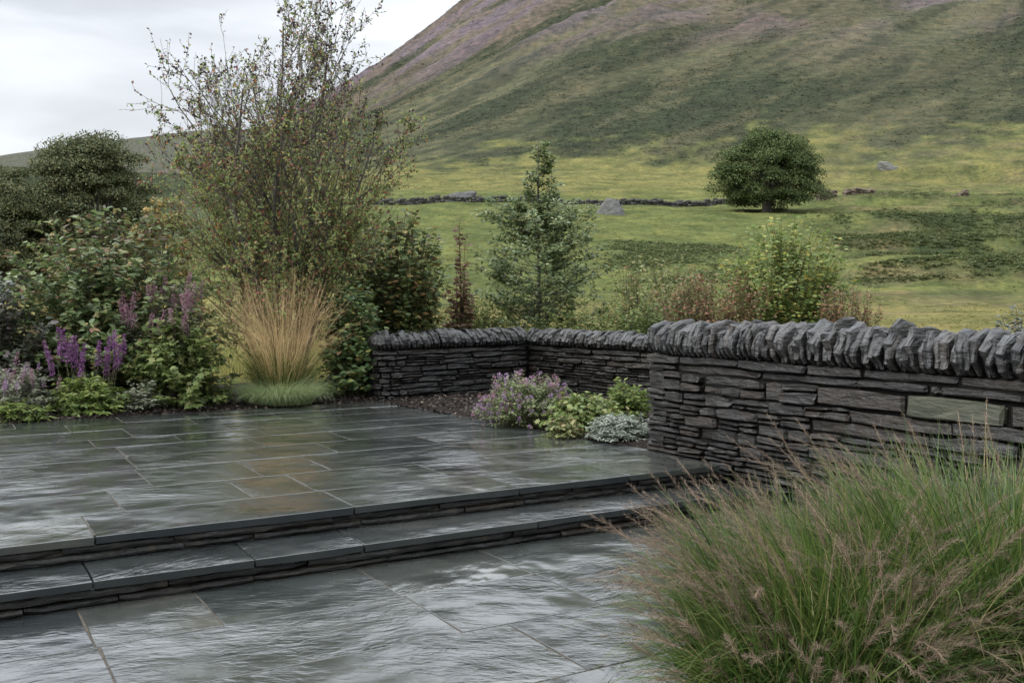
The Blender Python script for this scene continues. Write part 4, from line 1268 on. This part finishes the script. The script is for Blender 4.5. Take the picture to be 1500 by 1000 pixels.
x, y = pix_bed(152, 1.75)
plant('leafy_shrub', 'big rounded shrub with broad dark green leaves at left', 'shrub', (x, y, TZ), 480, env_mound(1.85, 1.2, 2.6, .06, (.66, 1.06), .85), LEAF_OV, (.065, .125), 46, M_BIGLEAF,
      base_r=.35, rise=.62, t0=.45, seed=2, spread=.05, stem_r=(.010, .003), single=240)
x, y = pix_bed(-5, 1.5)
plant('dusky_shrub', 'dark purplish leaved shrub at the left edge beside the big rounded shrub', 'shrub', (x, y, TZ), 150, env_mound(.85, .8, 1.75, .10, (.72, 1.08), .9), LEAF_OV, (.07, .12), 24, M_DUSK,
      base_r=.2, rise=.65, t0=.4, seed=3, stem_r=(.008, .002))
# tall dusky pink perennials
x, y = pix_bed(240, .78)
root, ps = plant('tall_perennial', 'tall perennial with dusky pink flower spikes in front of the big shrub', 'flowers', (x, y, TZ), 120, env_mound(.80, .5, 1.70, .62, (.80, 1.06), .8), LEAF_NR, (.05, .10), 14, M_GREYLEAF,
      base_r=.28, rise=.6, t0=.25, seed=4, stem_r=(.004, .002))
rg4 = np.random.default_rng(44)
sm = [spike_mesh('flower_spike', .22, .026, 80, M_MAUVE, s_, .024) for s_ in range(5)]
spikes(root, [P[-1] - np.array([0, 0, .04]) for P in ps[:60]], sm, rg4)
# light green perennial
x, y = pix_bed(252, .55)
plant('leafy_perennial', 'bright green leafy perennial mound between the purple spikes and the tan grass', 'plant', (x, y, TZ), 170, env_mound(.76, .55, 1.15, .04, (.70, 1.05), .8), LEAF_LOB, (.06, .12), 26, M_LIGHT,
      base_r=.22, rise=.72, t0=.4, seed=5, stem_r=(.004, .002), single=260)
# salvia: purple spikes over bright foliage
x, y = pix_bed(130, .42)
root, ps = plant('purple_salvia', 'bright green salvia clump with deep purple flower spikes at left', 'flowers', (x, y, TZ), 120, env_mound(.56, .38, .46, .05, (.75, 1.06), .8), LEAF_NR, (.06, .11), 22, M_SALVLEAF,
      base_r=.25, rise=.75, t0=.2, seed=6, stem_r=(.003, .002), wratio=1.5)
rg5 = np.random.default_rng(55)
sm = [spike_mesh('flower_spike', .30, .026, 120, M_PURP, 20 + s_, .024) for s_ in range(5)]
tips = [np.array([rg5.uniform(-.52, .34), rg5.uniform(-.1, .35), rg5.uniform(.44, .78)]) for _ in range(20)]
spikes(root, tips, sm, rg5, lean=.08)
sb = Buf()
for p in tips: tube(sb, [np.array([p[0] * .6, p[1] * .6, .05]), p * .8 + np.array([0, 0, .05]), p], .004, .003, 3)
link('flower_stems', sb.mesh('flower_stems', M_STEM), root, kind='stuff')
# catmint
x, y = pix_bed(22, .42)
root, ps = plant('catmint', 'grey green catmint with pale purple flowers at the far left corner of the terrace', 'flowers', (x, y, TZ), 150, env_mound(.58, .42, .66, .08, (.75, 1.06), .7), LEAF_NR, (.03, .06), 24, M_GREYLEAF,
      base_r=.25, rise=.75, t0=.2, seed=7, stem_r=(.003, .0015), wratio=1.8)
rg6 = np.random.default_rng(66)
sm = [spike_mesh('flower_spike', .13, .018, 46, M_MAUVE if s_ % 2 else M_LILAC, 40 + s_, .017) for s_ in range(4)]
spikes(root, [P[-1] - np.array([0, 0, .03]) for P in ps[::3] if P[-1][2] > .35], sm, rg6)
x, y = pix_bed(18, .14)
plant('strappy_plant', 'low yellowish green strappy plant at the terrace edge below the catmint', 'plant', (x, y, TZ), 90, env_mound(.42, .20, .24, .0, (.7, 1.1), .8), LEAF_NR, (.07, .13), 8, M_SALVLEAF,
      base_r=.25, rise=.9, t0=.3, seed=8, stem_r=(.002, .001))
# low plants between
x, y = pix_bed(205, .28)
plant('leafy_perennial', 'low grey green filler plant between the salvia and the bright green mound', 'plant', (x, y, TZ), 60, env_mound(.28, .22, .42, .05, (.7, 1.1), .8), LEAF_NR, (.04, .07), 18, M_GREYLEAF, base_r=.1, t0=.2, seed=9, stem_r=(.003, .0015), wratio=1.6)

# --- grasses
def plumes(tipP, length, hairs, hl, rg_, spreadk=.6, wid=.0016):
    """feathery heads along the last part of each stem: many fine hairs. tipP: N x S x 3 stem points"""
    Np, S = tipP.shape[:2]
    t = 1 - rg_.uniform(0, 1, (Np, hairs)) * length
    f = t * (S - 1); i = np.minimum(f.astype(int), S - 2); w = (f - i)[..., None]
    ar = np.arange(Np)[:, None]
    p = tipP[ar, i] * (1 - w) + tipP[ar, i + 1] * w; d = nrm(tipP[ar, i + 1] - tipP[ar, i])
    lat = rg_.normal(0, 1, p.shape)
    x = nrm(d * (1 - spreadk) + nrm(lat) * spreadk)
    L = hl * rg_.uniform(.5, 1.2, (Np, hairs)) * (.45 + .9 * np.minimum(1, (1 - t) / length * 2.0))
    return instance(np.array([[0, -.5, 0], [0, .5, 0], [1, .22, 0], [1, -.22, 0]]), np.array([[0, 1, 2, 3]]), p.reshape(-1, 3), x.reshape(-1, 3),
                    rg_.normal(0, 1, (Np * hairs, 3)), L.ravel(), np.full(Np * hairs, wid))
M_STRAW = leaf_mat('straw_stems', [(0, (.16, .115, .055)), (.5, (.27, .205, .105)), (1, (.38, .30, .17))], .6, .3)
M_STRAWHEAD = leaf_mat('straw_heads', [(0, (.17, .115, .065)), (.5, (.26, .185, .105)), (1, (.34, .26, .16))], .7, .3)
M_GRASSG = leaf_mat('green_blades', [(0, (.022, .042, .010)), (.5, (.046, .078, .017)), (.85, (.085, .112, .028)), (1, (.15, .125, .06))], .45, .3, gain=.72)
M_SEDGE = leaf_mat('pale_sedge_blades', [(0, (.085, .120, .055)), (.5, (.130, .165, .080)), (1, (.19, .205, .110))], .5, .3)
M_PLUME = leaf_mat('brown_plumes', [(0, (.048, .034, .024)), (.5, (.092, .068, .050)), (1, (.15, .117, .088))], .8, .35)

def tan_grass(loc):
    rg_ = np.random.default_rng(91)
    root = thing('tan_grass', 'tall straw coloured ornamental grass fanning up from a green base', 'grass', loc)
    n = 620
    ph = rg_.uniform(0, 2 * PI, n); rr = .20 * np.sqrt(rg_.uniform(0, 1, n))
    rt_ = np.stack([np.cos(ph) * rr, np.sin(ph) * rr, np.zeros(n)], -1)
    hd = ph + rg_.normal(0, .35, n)
    up0 = .03 + rg_.uniform(0, 1, n) ** 1.2 * .46; L = rg_.uniform(.95, 1.95, n) * (1 - .35 * np.clip(up0 - .25, 0, 1))
    V, F, P = ribbons(rt_, hd, L, rg_.uniform(.0035, .006, n), up0, np.where(rg_.uniform(0, 1, n) < .3, rg_.uniform(.4, 1.3, n), rg_.normal(.12, .22, n)), 7, taper=.7, rng=rg_)
    link('stems', np_mesh('stems', V, F, M_STRAW), root, kind='stuff')
    V, F = plumes(P, .26, 26, .040, rg_, .45, .0026)
    link('seed_heads', np_mesh('seed_heads', V, F, M_STRAWHEAD), root, kind='stuff')
    n = 1100
    ph = rg_.uniform(0, 2 * PI, n); rr = .24 * np.sqrt(rg_.uniform(0, 1, n))
    rt_ = np.stack([np.cos(ph) * rr, np.sin(ph) * rr, np.zeros(n)], -1)
    V, F, P = ribbons(rt_, ph + rg_.normal(0, .4, n), rg_.uniform(.45, 1.05, n), rg_.uniform(.005, .010, n), rg_.uniform(.05, .55, n), rg_.uniform(.1, 1.3, n), 6, rng=rg_)
    link('blades', np_mesh('blades', V, F, M_GRASSG), root, kind='stuff')
    n = 130
    ph = rg_.uniform(0, 2 * PI, n); rt_ = np.stack([np.cos(ph) * .12, np.sin(ph) * .12, np.zeros(n)], -1)
    V, F, P = ribbons(rt_, ph, rg_.uniform(.6, 1.15, n), rg_.uniform(.004, .007, n), rg_.uniform(.3, .9, n), rg_.uniform(.6, 1.7, n), 7, rng=rg_)
    link('dry_blades', np_mesh('dry_blades', V, F, M_STRAW), root, kind='stuff')
x, y = pix_bed(411, .52); tan_grass((x, y, TZ + .01))
rg_ = np.random.default_rng(92)
x, y = pix_bed(408, .20)
root = thing('pale_sedge', 'low pale green sedge tuft at the foot of the tall straw grass', 'grass', (x, y, TZ + .005))
n = 2600; ph = rg_.uniform(0, 2 * PI, n); rr = .34 * np.sqrt(rg_.uniform(0, 1, n))
rt_ = np.stack([np.cos(ph) * rr * 1.25, np.sin(ph) * rr * .75, np.zeros(n)], -1)
V, F, P = ribbons(rt_, ph + rg_.normal(0, .35, n), rg_.uniform(.36, .62, n), rg_.uniform(.004, .007, n), .1 + rr * 1.2, rg_.uniform(.9, 2.3, n), 6, rng=rg_)
V[:, 2] = np.maximum(V[:, 2], .01)
link('blades', np_mesh('blades', V, F, M_SEDGE), root, kind='stuff')

# --- shrubs by the low wall
M_VINE = leaf_mat('glossy_green_leaves', [(0, (.030, .052, .022)), (.5, (.052, .082, .032)), (.85, (.085, .112, .040)), (.95, (.17, .15, .04)), (1, (.13, .07, .04))], .36, .2, spec=.5)
M_VINE2 = leaf_mat('bronze_tipped_leaves', [(0, (.034, .052, .020)), (.5, (.058, .082, .028)), (.8, (.095, .105, .038)), (.92, (.14, .085, .04)), (1, (.18, .15, .04))], .42, .22, top=(2.2, 3.2, (.11, .060, .038), .4))
x, y = pix_bed(515, .62)
plant('climbing_shrub', 'dense glossy green shrub spilling down beside the end of the low wall', 'shrub', (x, y, TZ), 200, env_mound(.52, .48, 1.75, .03, (.78, 1.06), .95), LEAF_OV, (.075, .13), 20, M_VINE,
      base_r=.2, rise=.6, t0=.35, seed=14, stem_r=(.007, .002), single=200)
x, y = pix_depth(585, 15.6); zb = gz(x, y)
plant('bronze_shrub', 'tall green shrub with bronze tips behind the end of the low wall', 'shrub', (x, y, zb), 230, env_ball(.82, .65, zpix(405, 15.6) - zb, 1.05), LEAF_OV, (.08, .13), 30, M_VINE2,
      base_r=.25, rise=.62, t0=.4, seed=15, stem_r=(.009, .003))
x, y = pix_depth(675, 16.3); zb = gz(x, y)
M_DKRED = leaf_mat('dark_red_leaves', [(0, (.045, .028, .020)), (.5, (.085, .045, .030)), (.85, (.11, .075, .04)), (1, (.08, .09, .035))], .5, .25)
plant('red_leaved_sapling', 'thin upright sapling with dark red leaves between the bronze shrub and young tree', 'sapling', (x, y, zb), 34, env_cone(.24, zpix(318, 16.3) - zb, .40), LEAF_OV, (.08, .13), 20, M_DKRED,
      base_r=.05, rise=.7, t0=.45, seed=16, stem_r=(.009, .003))
# young conical tree
M_HOLLY = leaf_mat('young_tree_leaves', [(0, (.034, .052, .022)), (.5, (.055, .078, .032)), (.85, (.090, .108, .045)), (1, (.14, .14, .055))], .4, .22, spec=.5)
x, y = pix_depth(788, 17.4); zb = gz(x, y)
_yb = env_ball(1.42, 1.2, zpix(392, 17.4) - zb, 1.42, (.55, 1.08), -.95)
def env_young(rg_):
    H = zpix(212, 17.4) - zb
    if rg_.uniform() < .09:
        t = rg_.uniform(.66, 1); ph = rg_.uniform(0, 2 * PI); rr = (1.05 - t) * 1.9 * rg_.uniform(.3, 1.1)
        return np.array([math.cos(ph) * rr, math.sin(ph) * rr, H * t])
    return _yb(rg_)
rg_ = np.random.default_rng(17)
root = thing('young_tree', 'young conical dark green tree rising behind the low wall', 'tree', (x, y, zb))
H_ = zpix(208, 17.4) - zb
tb = Buf(); tube(tb, [(0, 0, -.1), (.02, 0, H_ * .4), (0, .02, H_ * .75), (0, 0, H_)], .05, .006, 6)
ps = []
for k_ in range(250):
    tip = env_young(rg_); z0 = max(.1, tip[2] - rg_.uniform(.25, .6) * (1 - tip[2] / H_) * 1.6 - .1)
    P = bez(np.array([0, 0, z0]), np.array([tip[0] * .55, tip[1] * .55, z0 + (tip[2] - z0) * .3]), tip, 7); P[1:] += rg_.normal(0, .012, (6, 3)).cumsum(0)
    ps.append(P); tube(tb, P, .006, .0015, 4)
    for s_ in range(3):
        i = rg_.integers(2, 6); e = P[i] + nrm(rg_.normal(0, 1, 3) + (P[-1] - P[0]) * 1.2 + np.array([0, 0, .5])) * rg_.uniform(.12, .36) * (1.1 - .8 * tip[2] / H_)
        Q = bez(P[i], (P[i] + e) / 2 + rg_.normal(0, .02, 3), e, 5); ps.append(Q); tube(tb, Q, .004, .0015, 3)
link('trunk', tb.mesh('trunk', M_BARK), root)
pos, xd, nd = leaf_sites(ps, 18, .3, .07, rg_, .15); s = rg_.uniform(.05, .10, len(pos))
V, F = instance(LEAF_SM[0], LEAF_SM[1], pos, xd, nd, s, s * .95)
link('crown', np_mesh('crown', V, F, M_HOLLY), root, kind='stuff')
# thin saplings and herbs behind the wall
M_OLIVE = leaf_mat('olive_leaves', [(0, (.055, .070, .028)), (.5, (.085, .100, .038)), (.85, (.13, .13, .05)), (1, (.14, .085, .05))], .5, .28)
M_YELG = leaf_mat('yellow_green_leaves', [(0, (.050, .078, .022)), (.5, (.080, .110, .030)), (.85, (.125, .140, .040)), (.95, (.20, .17, .04)), (1, (.14, .09, .04))], .5, .3)
M_RUST = leaf_mat('rusty_leaves', [(0, (.055, .032, .018)), (.4, (.105, .050, .030)), (.66, (.130, .070, .042)), (.72, (.055, .068, .024)), (1, (.09, .10, .034))], .6, .25)
x, y = pix_depth(925, 16.6); zb = gz(x, y)
plant('open_sapling', 'thin open olive sapling between the young tree and the yellow green bush', 'sapling', (x, y, zb), 46, env_ball(.46, .35, zpix(420, 16.6) - zb, .8, (.5, 1.1)), LEAF_SM, (.06, .10), 26, M_OLIVE, base_r=.10, rise=.7, t0=.3, seed=18, stem_r=(.007, .002))
x, y = pix_depth(985, 17.6); zb = gz(x, y)
plant('olive_bush', 'hazy olive green bush left of the yellow green bush', 'bush', (x, y, zb), 150, env_ball(1.0, .6, zpix(432, 17.6) - zb, .70), LEAF_SM, (.05, .09), 44, M_OLIVE, base_r=.2, rise=.65, t0=.35, seed=19)
x, y = pix_depth(1152, 15.4); zb = gz(x, y)
plant('yellow_green_bush', 'rounded yellow green bush behind the tall slate wall', 'bush', (x, y, zb), 360, env_ball(1.05, .8, zpix(412, 15.4) - zb, .95, (.6, 1.1)), LEAF_SM, (.060, .105), 42, M_YELG, base_r=.3, rise=.62, t0=.35, seed=20, stem_r=(.006, .002))
x, y = pix_depth(1045, 14.3); zb = gz(x, y)
plant('rusty_dock', 'rusty brown seeding plants left of the yellow green bush', 'plant', (x, y, zb), 240, env_ball(.90, .4, zpix(445, 14.3) - zb, .55, (.5, 1.1)), LEAF_SM, (.035, .065), 34, M_RUST, base_r=.45, rise=.6, t0=.45, seed=21, stem_r=(.004, .002))
x, y = pix_depth(1243, 13.6); zb = gz(x, y)
plant('rusty_dock', 'rusty red leaved plants right of the yellow green bush', 'plant', (x, y, zb), 130, env_ball(.46, .3, zpix(452, 13.6) - zb, .42, (.5, 1.1)), LEAF_SM, (.035, .065), 34, M_RUST, base_r=.3, rise=.6, t0=.4, seed=22, stem_r=(.004, .002))
x, y = pix_depth(1512, 11.5); zb = gz(x, y)
plant('purple_grey_shrub', 'small purplish grey shrub at the right edge above the slate wall', 'shrub', (x, y, zb), 90, env_ball(.52, .4, zpix(482, 11.5) - zb, .36, (.6, 1.1)), LEAF_OV, (.05, .085), 26, M_DUSK, base_r=.25, rise=.6, t0=.5, seed=23, stem_r=(.006, .002))
for px_, d_, top_, sd, lab in ((690, 16.9, 425, 31, 'low olive herb clump left of the young tree'), (860, 16.4, 440, 32, 'low olive herb clump right of the young tree'),
                               (955, 15.6, 430, 33, 'low straggly herb clump left of the rusty plants')):
    x, y = pix_depth(px_, d_); zb = gz(x, y)
    plant('herb_clump', lab, 'plant', (x, y, zb), 170, env_ball(.85, .35, zpix(top_ + 40, d_) - zb, .46, (.5, 1.15)), LEAF_SM, (.045, .085), 34, M_LIGHT, base_r=.4, rise=.6, t0=.35, seed=sd, stem_r=(.004, .002))
# rough grass behind the wall
rg_ = np.random.default_rng(94); n = 9000
px_ = rg_.uniform(300, 1330, n); d_ = rg_.uniform(15.9, 18.5, n) - np.clip((px_ - 900) / 200, 0, 2.2)
X = (px_ - 750) / FPX * d_; Y = d_
hd = rg_.uniform(0, 2 * PI, n)
k_ = np.abs(perlin(X * 1.1, Y * 1.1, 6)) > .02
V, F, P = ribbons(np.stack([X, Y, terrain_h(X, Y)], -1), hd, rg_.uniform(.6, 1.55, n), rg_.uniform(.006, .012, n), rg_.uniform(0, .25, n), rg_.uniform(.1, .9, n), 5, rng=rg_)
link('meadow_grass', np_mesh('meadow_grass', V, F, leaf_mat('meadow_blades', [(0, (.075, .095, .028)), (.5, (.135, .14, .045)), (1, (.27, .22, .10))], .6, .35)), kind='stuff',
     label='tall uncut meadow grass growing behind the low wall', cat='grass')

# --- little bed by the terrace
def pg(px, py): return pix_ground(px, py, TZ)
x, y = pg(772, 622)
root, ps = plant('aster_mound', 'mound of small pink purple flowers in the bed by the low wall', 'flowers', (x, y, TZ), 300, env_mound(.64, .50, .60, .04, (.78, 1.05), .8), LEAF_SM, (.025, .05), 24, leaf_mat('aster_leaves', [(0, (.045, .062, .026)), (.5, (.075, .095, .040)), (1, (.12, .13, .06))], .55, .25),
      base_r=.28, rise=.72, t0=.25, seed=24, stem_r=(.003, .0015))
rg7 = np.random.default_rng(77)
sm = [spike_mesh('flower_head', .045, .020, 22, M_LILAC if s_ % 3 else M_MAUVE, 60 + s_, .018) for s_ in range(5)]
spikes(root, [P[-1] for P in ps[:190]], sm, rg7, 'flower_head', .35)
x, y = pg(858, 630)
plant('geranium', 'spreading green cranesbill foliage between the pink flowers and silver plant', 'plant', (x, y, TZ), 150, env_mound(.52, .40, .40, .03, (.75, 1.06), .8), LEAF_LOB, (.05, .085), 13, M_LIGHT, base_r=.2, rise=.8, t0=.35, seed=25, stem_r=(.003, .0015), single=150)
x, y = pg(918, 618)
plant('leafy_perennial', 'upright fresh green leafy plant against the slate wall end', 'plant', (x, y, TZ), 110, env_mound(.34, .30, .50, .05, (.75, 1.08), .8), LEAF_NR, (.05, .09), 18, M_SALVLEAF, base_r=.15, rise=.7, t0=.25, seed=26, stem_r=(.003, .0015), wratio=1.5)
x, y = pg(908, 644)
plant('silver_artemisia', 'low silvery grey foliage plant at the foot of the tall wall', 'plant', (x, y, TZ), 220, env_mound(.36, .30, .27, .0, (.8, 1.05), .8), LEAF_SM, (.018, .036), 34, leaf_mat('silver_leaves', [(0, (.12, .145, .115)), (.5, (.18, .205, .17)), (1, (.26, .28, .24))], .65, .2, gain=.62), base_r=.2, rise=.8, t0=.3, seed=27, stem_r=(.003, .0015))
x, y = pg(826, 640)
plant('bronze_heuchera', 'small bronze leaved plant low in front of the pink flowers', 'plant', (x, y, TZ), 50, env_mound(.20, .16, .20, .03, (.75, 1.06), .8), LEAF_LOB, (.04, .065), 8, M_OLIVE, base_r=.1, rise=.8, t0=.4, seed=28, stem_r=(.002, .001))

# --- feathery grasses in the foreground
def feather_grass(loc, label, seed, nbl, npl, R, lean, plume_L, hmax):
    rg_ = np.random.default_rng(seed)
    root = thing('feathery_grass', label, 'grass', loc, 'feathery grasses in front of the tall wall')
    def roots(n):
        ph = rg_.uniform(0, 2 * PI, n); rr = R * np.sqrt(rg_.uniform(0, 1, n))
        return np.stack([np.cos(ph) * rr, np.sin(ph) * rr, np.full(n, .02)], -1), ph, rr
    rt_, ph, rr = roots(nbl)
    hd = ph + rg_.normal(0, .6, nbl)
    hd = np.where(rg_.uniform(0, 1, nbl) < lean[1], lean[0] + rg_.normal(0, .7, nbl), hd)
    V, F, P = ribbons(rt_, hd, rg_.uniform(.45, .95, nbl) * hmax, rg_.uniform(.007, .017, nbl), .05 + .45 * rr / R * rg_.uniform(.3, 1.2, nbl), rg_.uniform(.15, 1.6, nbl), 7, rng=rg_)
    V[:, 2] = np.maximum(V[:, 2], .005)
    link('blades', np_mesh('blades', V, F, M_GRASSG), root, kind='stuff')
    n = nbl // 3
    rt_, ph, rr = roots(n)
    V, F, P = ribbons(rt_, ph + rg_.normal(0, .5, n), rg_.uniform(.6, 1.0, n) * hmax, rg_.uniform(.005, .012, n), rg_.uniform(.35, .9, n), rg_.uniform(.8, 2.0, n), 8, rng=rg_)
    V[:, 2] = np.maximum(V[:, 2], .004 + .02 * rg_.uniform(0, 1, len(V)))
    link('arching_blades', np_mesh('arching_blades', V, F, M_GRASSG), root, kind='stuff')
    n = npl
    rt_, ph, rr = roots(n)
    hd = ph + rg_.normal(0, .4, n)
    hd = np.where(rg_.uniform(0, 1, n) < lean[1], lean[0] + rg_.normal(0, .75, n), hd)
    V, F, P = ribbons(rt_, hd, rg_.uniform(.72, 1.12, n) * hmax, rg_.uniform(.0016, .0026, n), .10 + .55 * rr / R * rg_.uniform(.4, 1.1, n), rg_.uniform(.3, 1.45, n), 9, taper=.6, rng=rg_)
    P[..., 2] = np.maximum(P[..., 2], .03)
    link('plume_stems', np_mesh('plume_stems', V, F, M_STRAWHEAD), root, kind='stuff')
    V, F = plumes(P, plume_L, 95, .036, rg_, .42, .0018)
    V[:, 2] = np.maximum(V[:, 2], .004)
    link('plumes', np_mesh('plumes', V, F, M_PLUME), root, kind='stuff')
feather_grass((1.52, 4.48, .03), 'feathery brown plumed grass arching left over the patio', 101, 4600, 320, .52, (PI * .88, .25), .30, 1.00)
feather_grass((2.38, 4.74, .03), 'feathery grass with upright green blades at the right edge', 102, 5000, 150, .58, (PI * .5, .10), .28, 1.22)
feather_grass((1.20, 4.02, .0), 'low feathery grass drooping onto the patio at the bottom edge', 103, 3000, 120, .34, (PI * .95, .25), .30, .74)
